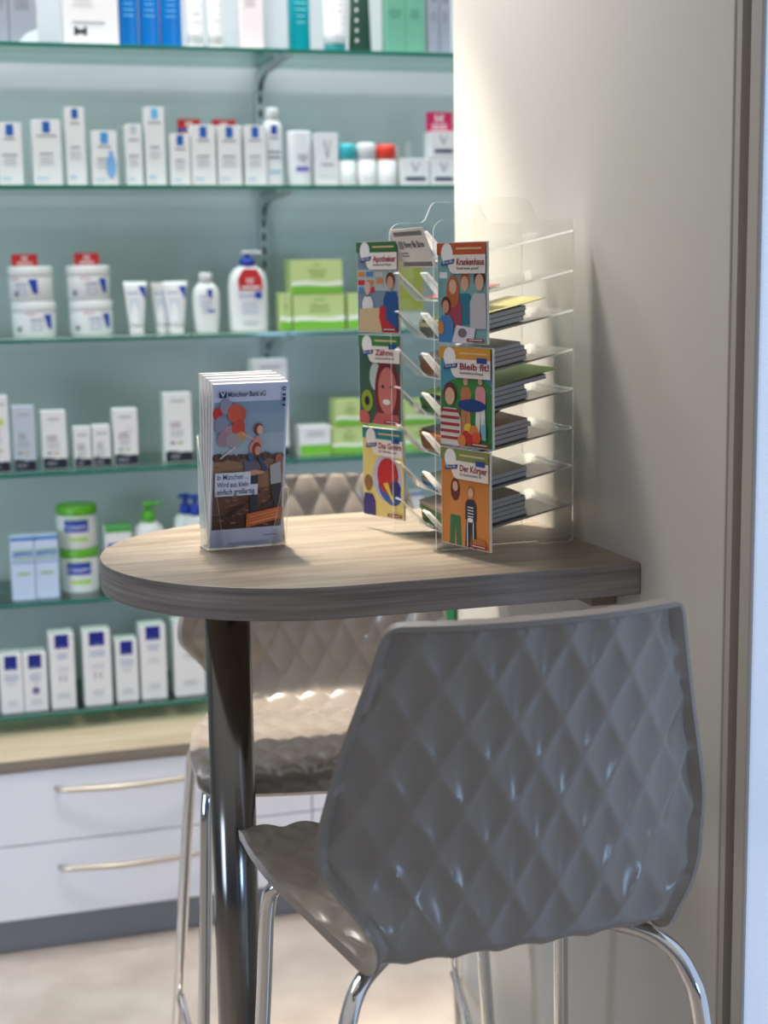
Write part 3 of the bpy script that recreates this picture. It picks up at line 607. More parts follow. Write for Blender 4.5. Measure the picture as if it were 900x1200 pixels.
# ------------------------------------------------------------------ stools
def interp(tab_, t):
    for i in range(len(tab_) - 1):
        if t <= tab_[i + 1][0]:
            a, b = tab_[i], tab_[i + 1]; k = (t - a[0]) / (b[0] - a[0]); k = k * k * (3 - 2 * k) if False else k
            return a[1] + (b[1] - a[1]) * k
    return tab_[-1][1]
def make_shell():
    raw = [(0.432, 0.738), (0.418, 0.755), (0.38, 0.762), (0.28, 0.763), (0.18, 0.760), (0.10, 0.752), (0.045, 0.746), (0.012, 0.757), (-0.006, 0.785), (-0.013, 0.83), (-0.018, 0.90), (-0.022, 0.98), (-0.034, 1.06), (-0.044, 1.116)]
    P = smooth_path([(0, y, z) for y, z in raw], 14)
    # resample by arclength
    L = [0.0]
    for i in range(1, len(P)): L.append(L[-1] + (P[i] - P[i - 1]).length)
    tot = L[-1]; NV = 190
    def pos(s):
        s = max(0, min(tot, s)); lo = 0
        for i in range(1, len(L)):
            if L[i] >= s: lo = i - 1; break
        t = (s - L[lo]) / max(L[lo + 1] - L[lo], 1e-9); return P[lo].lerp(P[lo + 1], t)
    # s value where profile reaches back heights
    def s_of_z(z):
        s = tot
        while s > 0 and pos(s).z > z: s -= 0.001
        return s
    wk = [(0.0, 0.202), (0.03, 0.208), (0.12, 0.213), (0.22, 0.207), (0.33, 0.186), (0.40, 0.170), (s_of_z(0.775), 0.168), (s_of_z(0.80), 0.178), (s_of_z(0.84), 0.202), (s_of_z(0.875), 0.214), (s_of_z(0.945), 0.201), (s_of_z(1.0), 0.187), (s_of_z(1.06), 0.170), (tot, 0.155)]
    SB = s_of_z(0.765)
    wp = smooth_path([(a, b, 0) for a, b in wk], 8)
    wt = [(p.x, p.y) for p in wp]
    def width(s):
        w = interp(wt, s)
        for e, r in ((s, 0.016), (tot - s, 0.015)):
            if e < r: w -= r - math.sqrt(max(0, r * r - (r - e) ** 2))
        return w
    # non-uniform rows: dense at both ends
    ss = []
    for i in range(NV + 1):
        t = i / NV; ss.append(tot * t)
    for e in (0.0008, 0.0025, 0.006): ss += [e, tot - e]
    ss = sorted(ss)
    us = [-1, -0.992, -0.975, -0.95] + [-0.925 + 1.85 * i / 96 for i in range(97)] + [0.95, 0.975, 0.992, 1]
    AX, BY = 0.0505, 0.088
    F = []; B = []
    for s in ss:
        p = pos(s); q = (pos(s + 0.002) - pos(s - 0.002)).normalized(); w = width(s)
        back = max(0, min(1, (s - (tot - 0.33)) / 0.08)); back = back * back * (3 - 2 * back)
        rowF = []; rowB = []
        for u in us:
            x = u * w
            wrap = (0.046 * back + 0.0) * (abs(x) / 0.2) ** 2.2
            lift = 0.006 * (1 - back) * (abs(x) / 0.2) ** 2
            base = Vector((x, p.y + wrap, p.z + lift))
            # normal of the front (sitter) side
            slope = 2.2 * 0.046 * back * (abs(x) / 0.2) ** 1.2 / 0.2 * (1 if x > 0 else -1)
            tx = Vector((1, slope, 0)).normalized()
            n = tx.cross(q); 
            if n.y * back + n.z * (1 - back) < 0: n = -n
            a_ = x / AX + (tot - s + 0.018) / BY; b_ = x / AX - (tot - s + 0.018) / BY
            fa, fb = a_ - math.floor(a_), b_ - math.floor(b_)
            pil = 16 * fa * (1 - fa) * fb * (1 - fb)
            edge = min(w * (1 - abs(u)), s, tot - s)
            fade = min(1, edge / 0.006)
            bend = max(0.0, 1 - abs(s - SB) / 0.045)
            disp = (0.0054 + 0.0005 * back) * (1 - 0.75 * bend) * (max(pil, 0) ** 0.72) * (0.45 + 0.55 * fade)
            Fp = base + n * disp
            k = max(0, 1 - edge / 0.010)
            th = 0.0055 + 0.0065 * (1 if edge < 0.006 else max(0, 1 - (edge - 0.006) / 0.003))
            dB = disp * (1.0 if edge > 0.009 else 0.0)
            Bp = base + n * (dB - th)
            rowF.append(Fp); rowB.append(Bp)
        F.append(rowF); B.append(rowB)
    nu = len(us); nv = len(ss); mbs = MB()
    vs = [v for r in F for v in r] + [v for r in B for v in r]; off = nu * nv; fs = []
    for j in range(nv - 1):
        for i in range(nu - 1):
            a0 = j * nu + i; fs.append((a0, a0 + 1, a0 + nu + 1, a0 + nu)); fs.append((off + a0, off + a0 + nu, off + a0 + nu + 1, off + a0 + 1))
    for j in range(nv - 1):
        a0 = j * nu; fs.append((a0, a0 + nu, off + a0 + nu, off + a0)); a1 = a0 + nu - 1; fs.append((a1, off + a1, off + a1 + nu, a1 + nu))
    for i in range(nu - 1):
        fs.append((i, off + i, off + i + 1, i + 1)); a0 = (nv - 1) * nu + i; fs.append((a0, a0 + 1, off + a0 + 1, off + a0))
    mbs.add(vs, fs, M_shell, True); return mbs
def make_stool():
    root = empty('bar_stool', (0, 0, 0))
    sh = make_shell().build('shell', root)
    md = sh.modifiers.new('edge', 'EDGE_SPLIT'); md.split_angle = math.radians(38)
    R_ = 0.0095
    for sgn in (-1, 1):
        fr = [(sgn * 0.10, 0.30, 0.734), (sgn * 0.155, 0.312, 0.735), (sgn * 0.184, 0.325, 0.722), (sgn * 0.193, 0.335, 0.69), (sgn * 0.198, 0.345, 0.58), (sgn * 0.207, 0.36, 0.40), (sgn * 0.228, 0.39, 0.006)]
        m1 = MB(); m1.tube(smooth_path(fr, 8), R_, M_chrome); m1.build('leg', root)
        re = [(sgn * 0.085, 0.13, 0.729), (sgn * 0.135, 0.075, 0.731), (sgn * 0.172, 0.038, 0.722), (sgn * 0.194, 0.012, 0.69), (sgn * 0.207, -0.002, 0.62), (sgn * 0.230, -0.02, 0.35), (sgn * 0.256, -0.04, 0.006)]
        m1 = MB(); m1.tube(smooth_path(re, 8), R_, M_chrome); m1.build('leg', root)
    m1 = MB()
    for sgn in (-1, 1): m1.tube([(sgn * 0.10, 0.30, 0.733), (sgn * 0.09, 0.20, 0.731), (sgn * 0.085, 0.13, 0.729)], 0.0085, M_chrome)
    m1.tube([(-0.095, 0.17, 0.731), (0.095, 0.17, 0.731)], 0.0085, M_chrome); m1.build('seat_frame', root)
    m1 = MB(); q = []
    z = 0.235
    for (x, y) in ((-0.236, -0.018), (-0.222, 0.17), (-0.213, 0.365), (-0.05, 0.385), (0.05, 0.385), (0.213, 0.365), (0.222, 0.17), (0.236, -0.018)): q.append((x, y, z))
    m1.tube(q, 0.0075, M_chrome); tag(m1.build('footrest', root), 'chrome footrest rail')
    for x, y in ((-.228, .39), (.228, .39), (-.256, -.04), (.256, -.04)):
        m1 = MB(); m1.lathe([(0.012, 0.0005), (0.012, 0.014), (0.0105, 0.018)], x, y, c(60, 60, 62), 16); m1.build('foot_cap', root)
    return root
stool = make_stool()
stool.location = (0.572, 1.395, 0); stool.rotation_euler = (0, 0, math.radians(1.5))
tag(stool, 'near taupe quilted plastic bar stool with chrome legs, its back to the camera', 'bar stool', 'quilted bar stools at the table')
s2 = stool.copy(); COL.objects.link(s2)
for ch in list(stool.children):
    q = ch.copy(); COL.objects.link(q); q.parent = s2
s2.location = (0.603, 2.40, 0); s2.rotation_euler = (0, 0, math.radians(180 - 8))
s2['label'] = 'far taupe quilted bar stool behind the table, seat lit and facing the camera'

# ------------------------------------------------------------------ acrylic rack
RX0, RX1, RN, RF = 0.637, 0.829, 1.866, 2.016
rack = empty('brochure_rack', ((RX0 + RX1) / 2, (RN + RF) / 2, TZ)); ro = rack.location.copy()
tag(rack, 'tall clear acrylic rack of slanted compartments on the table by the partition', 'rack')
H0 = 0.0006
def side_outline(x0, x1):
    zt, zb2 = 1.508 - TZ, 1.536 - TZ
    o_ = arc(x0 + 0.016, zt - 0.016, 0.016, 180, 90, 6)
    b0, b1, b2, b3 = x0 + 0.046, x0 + 0.064, x0 + 0.124, x0 + 0.144
    o_ += [(b0 - 0.006, zt)] + [(b0, zt + 0.001), (b0 + 0.005, zt + 0.005), (b1 - 0.005, zb2 - 0.005), (b1, zb2 - 0.001)] + [(b1 + 0.006, zb2)]
    o_ += [(b2 - 0.006, zb2), (b2, zb2 - 0.001), (b2 + 0.005, zb2 - 0.005), (b3 - 0.005, zt + 0.005), (b3, zt + 0.001), (b3 + 0.006, zt)]
    o_ += [(x1, zt)] + arc(x1 - 0.006, 0.006 + H0, 0.006, 0, -90, 4) + [(x1 - 0.045, H0), (x1 - 0.050, H0 + 0.003), (x0 + 0.048, H0 + 0.003), (x0 + 0.043, H0)] + [(x0 + 0.0, H0)]
    return o_
for (yy, nm) in ((RN, 'near'), (RF, 'far')):
    dx = 0.0 if yy == RN else -0.011
    mb = MB(); mb.prism(side_outline(RX0 + dx, RX1 + (dx)), yy - 0.0015, yy + 0.0015, lambda a, b, w: (a - ro.x, w - ro.y, b), M_acre, M_acr)
    mb.build('side_panel', rack)
SHB = [1.4931 - 0.0511 * i for i in range(8)]
for i, zb in enumerate(SHB):
    z0 = zb - 0.035 - TZ   # valley
    mb = MB(); ya, yb = RN + 0.0017 - ro.y, RF - 0.0017 - ro.y
    t = 0.0028
    pr = [(0.663, z0), (0.829 - 0.0005, z0 + 0.0362), (0.829 - 0.0005, z0 + 0.0362 - t), (0.664, z0 - t)]
    mb.prism(pr, ya, yb, lambda a, b, w: (a - ro.x, w, b), M_acre, M_acre)
    mb.m = mb.m  # body strip
    for (y0, y1, d) in ((ya, ya + 0.026, 0.016), (yb - 0.026, yb, -0.016)):
        lo0, lo1 = (y0, y1 + d) if d > 0 else (y0 + d, y1)
        P8 = [(0.630, y0, z0 + 0.036), (0.630, y1, z0 + 0.036), (0.663, lo1, z0), (0.663, lo0, z0)]
        Q8 = [(x - 0.002, y, z - 0.002) for x, y, z in P8]
        vs = [(x - ro.x, y, z) for x, y, z in P8 + Q8]
        mb.add(vs, [(0, 1, 2, 3), (7, 6, 5, 4)], M_acr); mb.add(vs, [(0, 4, 5, 1), (1, 5, 6, 2), (2, 6, 7, 3), (3, 7, 4, 0)], M_acre)
    o = mb.build('slanted_shelf', rack)
    # large faces clear, narrow faces bright
    for p in o.data.polygons:
        if p.area > 0.002: p.material_index = o.data.materials.find(M_acr.name)

# booklets lying on the rack shelves
def booklet(zi, k, xoff, yoff, rz, length, top, spine, th=0.0058, lift=0.0, label=''):
    ang = math.atan(0.0362 / 0.165)
    o = empty('booklet', (0, 0, 0))
    w = 0.126; L_ = length
    mb = MB(); mb.box(0, L_, -w / 2, w / 2, 0.0004, th - 0.0005, M_paper); mb.build('pages', o)
    mb = MB(); mb.box(-0.0006, L_ + 0.0006, -w / 2 - 0.0005, w / 2 + 0.0005, th - 0.0005, th, top); mb.box(-0.0006, L_ + 0.0006, -w / 2 - 0.0005, w / 2 + 0.0005, 0, 0.0004, spine); mb.box(-0.0011, -0.0006, -w / 2, w / 2, 0, th, spine); mb.build('cover', o)
    z0 = SHB[zi] - 0.035
    bx = 0.6670 + xoff; d = k * (th + 0.0003) + 0.0012
    M4 = Matrix.Translation((bx - math.sin(ang) * d, (RN + RF) / 2 + yoff, z0 + math.cos(ang) * d + (bx - 0.663) * math.tan(ang) + lift)) @ Matrix.Rotation(-ang, 4, 'Y') @ Matrix.Rotation(rz, 4, 'Z')
    o.matrix_world = M4
    tag(o, label, 'booklet', 'booklets lying in the clear rack')
    return o
YEL = c(226, 214, 90); DGR = c(70, 120, 60); ORG = c(216, 130, 60); GRYB = c(120, 116, 112); BRN = c(150, 96, 60); LIM = c(140, 186, 60); BLU2 = c(70, 130, 200)
STK = {2: [(0, 0.100, GRYB), (0, .104, DGR), (0, .106, c(226, 218, 160))],
       3: [(0, .104, BRN), (0, .106, BRN), (0.001, .103, BRN), (0, .100, c(150, 145, 138))],
       4: [(0, .105, DGR), (0, .106, DGR), (0, .104, c(110, 112, 116)), (0.012, .124, c(120, 126, 110))],
       5: [(0, .106, BRN), (0, .108, BRN), (0.001, .112, GRYB), (0, .110, ORG)],
       6: [(0, .104, BLU2), (0, .106, c(168, 172, 140))],
       7: [(0, .104, DGR), (0, .103, LIM), (0.001, .104, DGR), (0, .106, LIM), (0, .101, c(170, 150, 130))]}
CN = ['top', 'third', 'third', 'fourth', 'fifth', 'sixth', 'seventh', 'bottom']
PN = ['lowest', 'second', 'third', 'fourth', 'fifth']
for zi, lst in STK.items():
    for k, (xo, L_, colr) in enumerate(lst):
        pn = 'top' if k == len(lst) - 1 else PN[k]
        booklet(zi, k, xo, 0.0, random.uniform(-.012, .012), L_, colr, lst[0][2] if k < len(lst) - 1 else colr,
                label='booklet in the %s compartment of the clear rack, %s of its stack' % (['', '', 'third', 'fourth', 'fifth', 'sixth', 'seventh', 'bottom'][zi], pn))
# loose curled leaflets on top of stacks
def leaflet(zi, pts, y0, y1, mat, back, label, skew=0.0):
    mb = MB(); P = smooth_path([(x, 0, z) for x, z in pts], 5); z0 = SHB[zi] - 0.035; n = len(P); vs = []
    for s_, dz in ((0, 0), (0, -0.0008)):
        for i, p in enumerate(P):
            t = i / (n - 1)
            for y in (y0 + skew * t, y1): vs.append((p.x, y, z0 + p.z + dz))
    N = 2 * n
    mb.add(vs, [(2 * i, 2 * i + 1, 2 * i + 3, 2 * i + 2) for i in range(n - 1)], mat)
    mb.add(vs, [(N + 2 * i, N + 2 * i + 2, N + 2 * i + 3, N + 2 * i + 1) for i in range(n - 1)], back)
    mb.add(vs, [(2 * i, 2 * i + 2, N + 2 * i + 2, N + 2 * i) for i in range(n - 1)] + [(2 * i + 1, N + 2 * i + 1, N + 2 * i + 3, 2 * i + 3) for i in range(n - 1)] + [(0, N, N + 1, 1), (N - 2, N - 1, 2 * N - 1, 2 * N - 2)], back)
    tag(mb.build('leaflet'), label, 'leaflet', 'loose leaflets in the clear rack')
leaflet(2, [(0.664, 0.0225), (0.71, 0.033), (0.75, 0.042), (0.792, 0.052)], 1.873, 2.008, c(232, 222, 150), DGR, 'yellow and green leaflet on the third compartment stack, sticking out to the partition')
leaflet(4, [(0.664, 0.0285), (0.71, 0.038), (0.76, 0.050), (0.812, 0.062)], 1.875, 2.004, c(150, 200, 70), c(170, 160, 120), 'green and white leaflet on the fifth compartment stack, longest of all')
leaflet(5, [(0.664, 0.0285), (0.70, 0.037), (0.74, 0.052), (0.768, 0.070)], 1.885, 2.004, c(104, 100, 96), c(90, 86, 82), 'dark grey leaflet curling upward in the sixth compartment', 0.05)
leaflet(1, [(0.6645, 0.0025), (0.70, 0.010), (0.74, 0.019)], 1.90, 1.99, c(220, 110, 110), c(200, 190, 180), 'pink leaflet lying in the second compartment of the clear rack')

# card clipped on the top lip
card = MB(); card.prism([(0.6255, 1.499), (0.6440, 1.449), (0.6431, 1.4487), (0.6246, 1.4987)], RN + 0.006, RF - 0.006, lambda a, b, w: (a, w, b), c(238, 228, 222))
cdo = card.build('sign_card'); tag(cdo, 'small cream sign card with saw-tooth border hanging on the top of the clear rack', 'card')
a = Art(); cw, chh = RF - RN - 0.012, 0.0525; K_ = c(40, 30, 34)
for i in range(17):
    x = 0.010 + i * (cw - 0.020) / 17
    a.lay = 1; a.poly([(x, chh - .003), (x + .0048, chh - .003), (x + .0058, chh - .009), (x + .0018, chh - .009)], K_, 1); a.poly([(x, .0020), (x + .0048, .0020), (x + .0058, .0080), (x + .0018, .0080)], K_, 1)
a.text('Benny Blu Bären', cw * .30, chh * .53, .0085, K_, width=cw * .58, bold=.01); a.rect(cw * .12, chh * .50, cw * .26, chh * .70, c(150, 140, 140)); a.lines(cw * .12, chh * .40, cw * .34, 2, .004, .0015, GREY, 2)
dz = Vector((0.6255 - 0.6440, 0, 1.499 - 1.449)).normalized(); nn = Vector((-dz.z, 0, dz.x)).normalized()
if nn.x > 0: nn = -nn
P0 = Vector((0.6431, RF - 0.006, 1.4487))
a.build('printed_front', cdo, lambda x, y, d: tuple(P0 + Vector((0, -1, 0)) * x + dz * y + nn * (d * 0.5)))

# ------------------------------------------------------------------ display booklets on the rack's front edges
SKIN = c(206, 150, 124); SKIN2 = c(224, 176, 150); HAIR = c(96, 34, 30); HAIR2 = c(190, 100, 60); CREAM = c(238, 230, 224); TITLE = c(150, 24, 50); INK = c(30, 24, 40)
CW, CH = 0.0965, 0.1235
def display(name_label, p0, p1, z0, z1, band, bg, title, sub, pict, tagblue=True):
    """p0: left edge (x,y), p1: right edge"""
    d = (Vector((p1[0], p1[1], 0)) - Vector((p0[0], p0[1], 0))); w = d.length; d.normalize(); n = Vector((d.y, -d.x, 0))
    root = empty('display_booklet', (p0[0], p0[1], z0)); tag(root, name_label, 'booklet', 'display booklets on the edges of the clear rack')
    h = z1 - z0
    mb = MB(); t = 0.003
    mb.prism([(0, 0), (w, 0), (w, h), (0, h)], 0, -t, lambda a_, b_, ww: tuple(d * a_ + n * ww + Vector((0, 0, b_))), c(232, 230, 224)); mb.build('pages', root)
    a = Art(); u = w / 100.0; v = h / 130.0
    a.rect(u * 1, v * 1, u * 99, v * 129, bg)
    pict(a, u, v)
    a.rect(u * 1, v * 114, u * 99, v * 129, band)
    a.lines(u * 40, v * 123, u * 92, 1, .004, .0022, c(225, 190, 150), 2)
    a.poly([(u * 99, v * 90), (u * 34, v * 90), (u * 28, v * 93), (u * 24, v * 100), (u * 24, v * 114), (u * 99, v * 114)], CREAM)
    a.ell(u * 22, v * 116, u * 12, v * 13, WHT); 
    a.poly([(u * 10, v * 100), (u * 36, v * 103), (u * 38, v * 109), (u * 12, v * 106)], c(24, 60, 140))
    a.text('Benny Blu', u * 14, v * 102.4, v * 3.6, WHT, width=u * 20, rot=0.10)
    a.text(title, u * 42, v * 101, v * 8.2, TITLE, width=u * min(55, 8.5 * len(title)), bold=.025)
    a.text(sub, u * 42, v * 95.2, v * 3.2, INK, width=u * 44, bold=.01)
    if tagblue: a.rect(u * 74, v * 110, u * 93, v * 117, c(24, 70, 150))
    a.rect(u * 62, v * 3, u * 97, v * 7, c(150, 40, 40)); a.lines(u * 66, v * 5.8, u * 93, 1, .004, .0009, WHT, 2)
    o = a.build('printed_cover', root, lambda x, y, dd: tuple(d * min(max(x, u), u * 99) + n * (dd * 0.35) + Vector((0, 0, max(y, v))))); return root
def person(a, x, y, s, u, v, shirt, hair, skin=SKIN, legs=None, longhair=False):
    """bust / figure centred at x,y (head centre), s = head radius in u units"""
    a.poly([(u * (x - s * 1.9), v * (y - s * 6)), (u * (x + s * 1.9), v * (y - s * 6)), (u * (x + s * 1.9), v * (y - s * 2.6)), (u * (x + s * 1.1), v * (y - s * 1.5)), (u * (x - s * 1.1), v * (y - s * 1.5)), (u * (x - s * 1.9), v * (y - s * 2.6))], shirt)
    if legs: a.poly([(u * (x - s * 1.6), v * (y - s * 6)), (u * (x + s * 1.6), v * (y - s * 6)), (u * (x + s * 2.0), v * (y - s * 14)), (u * (x + s * .3), v * (y - s * 14)), (u * x, v * (y - s * 7.5)), (u * (x - s * .3), v * (y - s * 14)), (u * (x - s * 2.0), v * (y - s * 14))], legs)
    if longhair: a.ell(u * x, v * (y - s * .8), u * s * 1.5, v * s * 2.3, hair)
    a.ell(u * x, v * (y + s * .35), u * s * 1.15, v * s * 1.2, hair); a.ell(u * x, v * (y - s * .1), u * s * .85, v * s * 1.05, skin)
def pic_hospital(a, u, v):
    a.rect(u * 1, v * 60, u * 99, v * 114, c(120, 176, 176)); a.rect(u * 4, v * 84, u * 20, v * 92, WHT)
    person(a, 56, 78, 9, u, v, c(40, 118, 140), HAIR2, SKIN2); person(a, 32, 74, 9, u, v, c(168, 62, 84), HAIR2, SKIN2, longhair=True)
    person(a, 86, 80, 10, u, v, c(196, 192, 200), HAIR, SKIN2); person(a, 18, 48, 8, u, v, c(60, 130, 190), HAIR, SKIN)
    a.poly([(u * 30, v * 1), (u * 74, v * 1), (u * 78, v * 20), (u * 40, v * 24)], c(222, 216, 228)); a.ell(u * 8, v * 20, u * 6, v * 9, ORG); a.ell(u * 52, v * 14, u * 9, v * 6, c(120, 110, 120))
def pic_fit(a, u, v):
    a.rect(u * 1, v * 72, u * 99, v * 114, c(70, 156, 180)); a.ell(u * 55, v * 78, u * 44, v * 12, c(60, 140, 60))
    person(a, 50, 86, 5, u, v, c(200, 120, 80), HAIR2, SKIN2, c(200, 130, 90)); person(a, 78, 88, 5, u, v, c(230, 150, 160), HAIR, SKIN2, c(230, 230, 226))
    a.ell(u * 62, v * 55, u * 27, v * 8, c(16, 60, 130)); person(a, 20, 66, 11, u, v, c(224, 220, 216), HAIR, SKIN2)
    for i in range(5): a.rect(u * 2, v * (8 + i * 9), u * 39, v * (12 + i * 9), c(170, 40, 50))
    for x, y, cc in ((56, 24, c(232, 200, 50)), (66, 22, ORG), (52, 14, RED), (60, 10, RED), (72, 14, c(220, 80, 40)), (44, 8, ORG)): a.ell(u * x, v * y, u * 8, v * 8, cc)
    a.rect(u * 82, v * 12, u * 90, v * 32, c(120, 180, 200)); a.rect(u * 84.5, v * 32, u * 88, v * 38, c(190, 210, 220))
def pic_body(a, u, v):
    person(a, 30, 80, 6.5, u, v, c(214, 140, 70), HAIR, SKIN2, c(40, 112, 76), True); person(a, 62, 74, 6, u, v, c(38, 40, 62), c(170, 110, 60), SKIN2, c(36, 38, 58))
    for i in range(4): a.rect(u * 56, v * (42 + i * 4), u * 68, v * (43.2 + i * 4), WHT)
    a.rect(u * 55, v * 2, u * 56.5, v * 36, WHT); a.rect(u * 67, v * 2, u * 68.5, v * 36, WHT); a.ell(u * 62, v * 38, u * 6, v * 3, WHT)
    a.ell(u * 80, v * 10, u * 14, v * 5, c(184, 110, 52))
def pic_pharm(a, u, v):
    a.rect(u * 1, v * 60, u * 99, v * 90, c(176, 190, 190))
    for x, y, cc in ((10, 84, ORG), (30, 84, BLU2), (10, 72, RED), (32, 72, ORG), (55, 74, ORG), (54, 84, c(200, 200, 200)), (12, 62, BLU2), (34, 62, RED)): a.rect(u * (x - 8), v * (y - 4), u * (x + 9), v * (y + 3), cc)
    person(a, 26, 62, 7, u, v, c(222, 222, 224), c(190, 190, 186), SKIN2); a.poly([(u * 4, v * 1), (u * 62, v * 1), (u * 54, v * 36), (u * 6, v * 34)], c(206, 180, 140))
    person(a, 82, 72, 9, u, v, c(30, 80, 140), HAIR, SKIN); a.poly([(u * 62, v * 1), (u * 99, v * 1), (u * 90, v * 30), (u * 60, v * 40), (u * 54, v * 24)], RED); a.poly([(u * 70, v * 20), (u * 99, v * 4), (u * 99, v * 40), (u * 72, v * 50)], c(30, 80, 140))
def pic_teeth(a, u, v):
    a.ell(u * 40, v * 70, u * 14, v * 20, c(190, 205, 205)); a.ell(u * 68, v * 46, u * 30, v * 52, c(120, 34, 40)); a.ell(u * 68, v * 50, u * 22, v * 34, c(206, 120, 116))
    a.poly([(u * 30, v * 1), (u * 99, v * 1), (u * 92, v * 16), (u * 44, v * 18)], c(196, 96, 100)); a.ell(u * 66, v * 34, u * 9, v * 4, WHT); a.ell(u * 58, v * 56, u * 3.2, v * 2.2, INK); a.ell(u * 78, v * 56, u * 3.2, v * 2.2, INK)
    a.ell(u * 20, v * 34, u * 14, v * 16, c(150, 170, 50)); a.ell(u * 20, v * 34, u * 6, v * 7, INK); a.ell(u * 10, v * 8, u * 16, v * 12, c(200, 100, 96))
def pic_brain(a, u, v):
    a.ell(u * 60, v * 58, u * 36, v * 34, c(190, 196, 226)); a.ell(u * 66, v * 40, u * 30, v * 18, c(60, 96, 176), rot=-0.5); a.ell(u * 62, v * 62, u * 26, v * 26, RED); a.ell(u * 80, v * 44, u * 14, v * 12, c(40, 50, 130))
    a.poly([(u * 50, v * 50), (u * 62, v * 52), (u * 78, v * 24), (u * 74, v * 24)], c(230, 200, 50)); person(a, 14, 46, 9, u, v, c(60, 50, 130), c(150, 110, 70), c(150, 110, 70))
pr0, pr1 = (0.6415, 1.8625), (0.672, 1.768)
display('orange booklet with a hospital scene, top of the near column on the clear rack', pr0, pr1, 1.3545, 1.4790, c(198, 84, 40), c(130, 180, 184), 'Krankenhaus', 'Schnell wieder gesund!', pic_hospital, False)
display('yellow and green booklet with a striped shirt child, middle of the near column', (0.6435, 1.862), (0.6755, 1.760), 1.2255, 1.3505, c(222, 152, 30), c(50, 130, 66), 'Bleib fit!', 'Gesunde Ernährung und Bewegung', pic_fit)
display('orange booklet with a child and skeleton suit, bottom of the near column', (0.6435, 1.862), (0.6730, 1.764), 1.0975, 1.2225, c(128, 144, 78), c(214, 134, 58), 'Der Körper', 'So funktioniert er', pic_body)
display('booklet with a pharmacy counter scene, top of the far column on the clear rack', (0.5995, 2.083), (0.6330, 2.000), 1.3610, 1.4850, c(46, 110, 60), c(120, 140, 160), 'Apotheker', 'Gesund durch Wissen', pic_pharm, False)
display('green booklet with a smiling red toned face, middle of the far column', (0.5995, 2.083), (0.6345, 2.000), 1.2340, 1.3580, c(60, 130, 74), c(60, 96, 84), 'Zähne', 'Gesund und stark', pic_teeth)
display('yellow booklet with a red and blue brain, bottom of the far column', (0.6030, 2.083), (0.6365, 2.000), 1.1040, 1.2290, c(40, 134, 146), c(232, 214, 130), 'Das Gehirn', 'So denken wir', pic_brain)

# ------------------------------------------------------------------ flyer holder
FA = math.radians(4.0)
def fpt(lx, ly, lz): return (lx, ly, lz)
hold = empty('flyer_holder', (0.3575, 1.975, TZ), FA); tag(hold, 'clear acrylic flyer holder standing on the left part of the tabletop', 'holder')
HW, HD = 0.107, 0.040; LEAN = 0.045
mb = MB()
def slab(m_, x0, x1, y0, y1, z0, z1):
    n0 = len(m_.v); m_.box(x0, x1, y0, y1, z0, z1, M_acre)
    k = m_.mi(M_acr)
    dims = (x1 - x0, y1 - y0, z1 - z0); thin = dims.index(min(dims))
    idx = {0: (1, 3), 1: (0, 2), 2: (4, 5)}[thin]; base = len(m_.m) - 6
    for i in idx: m_.m[base + i] = k
mb = MB(); slab(mb, 0, HW, HD - 0.002, HD, 0.0008, 0.150); mb.build('back_panel', hold)
mb = MB(); slab(mb, 0, HW, 0, HD - 0.0022, 0.0008, 0.0028); mb.build('floor_panel', hold)
for x0, x1, s_ in ((0, 0.002, 1), (HW - 0.002, HW, -1)):
    mb = MB(); mb.prism([(0, 0.003), (HD - 0.0022, 0.003), (HD - 0.0022, 0.148), (0.020, 0.10)], x0, x1, lambda a_, b_, w: (w, a_, b_), M_acre, M_acr); mb.build('side_panel', hold)
for s_, xx in ((1, 0.0), (-1, HW)):
    mb = MB(); mb.prism([(0, 0.001), (0.022, 0.001), (0.009, 0.080), (0.003, 0.082), (0.0, 0.080)], -0.0008, -0.0025, lambda a_, b_, w, s_=s_, xx=xx: (xx + s_ * a_, w - 0.22 * max(0.0, b_ - 0.004) * (1 if b_ < 0.2 else 0) , b_), M_acre, M_acr); mb.build('front_flap', hold)
mb = MB(); mb.prism([(0.018, 0.0008), (HW - 0.018, 0.0008), (HW - 0.026, 0.010), (0.026, 0.010)], -0.0005, -0.0022, lambda a_, b_, w: (a_, w, b_), M_acre, M_acr); mb.build('front_lip', hold)
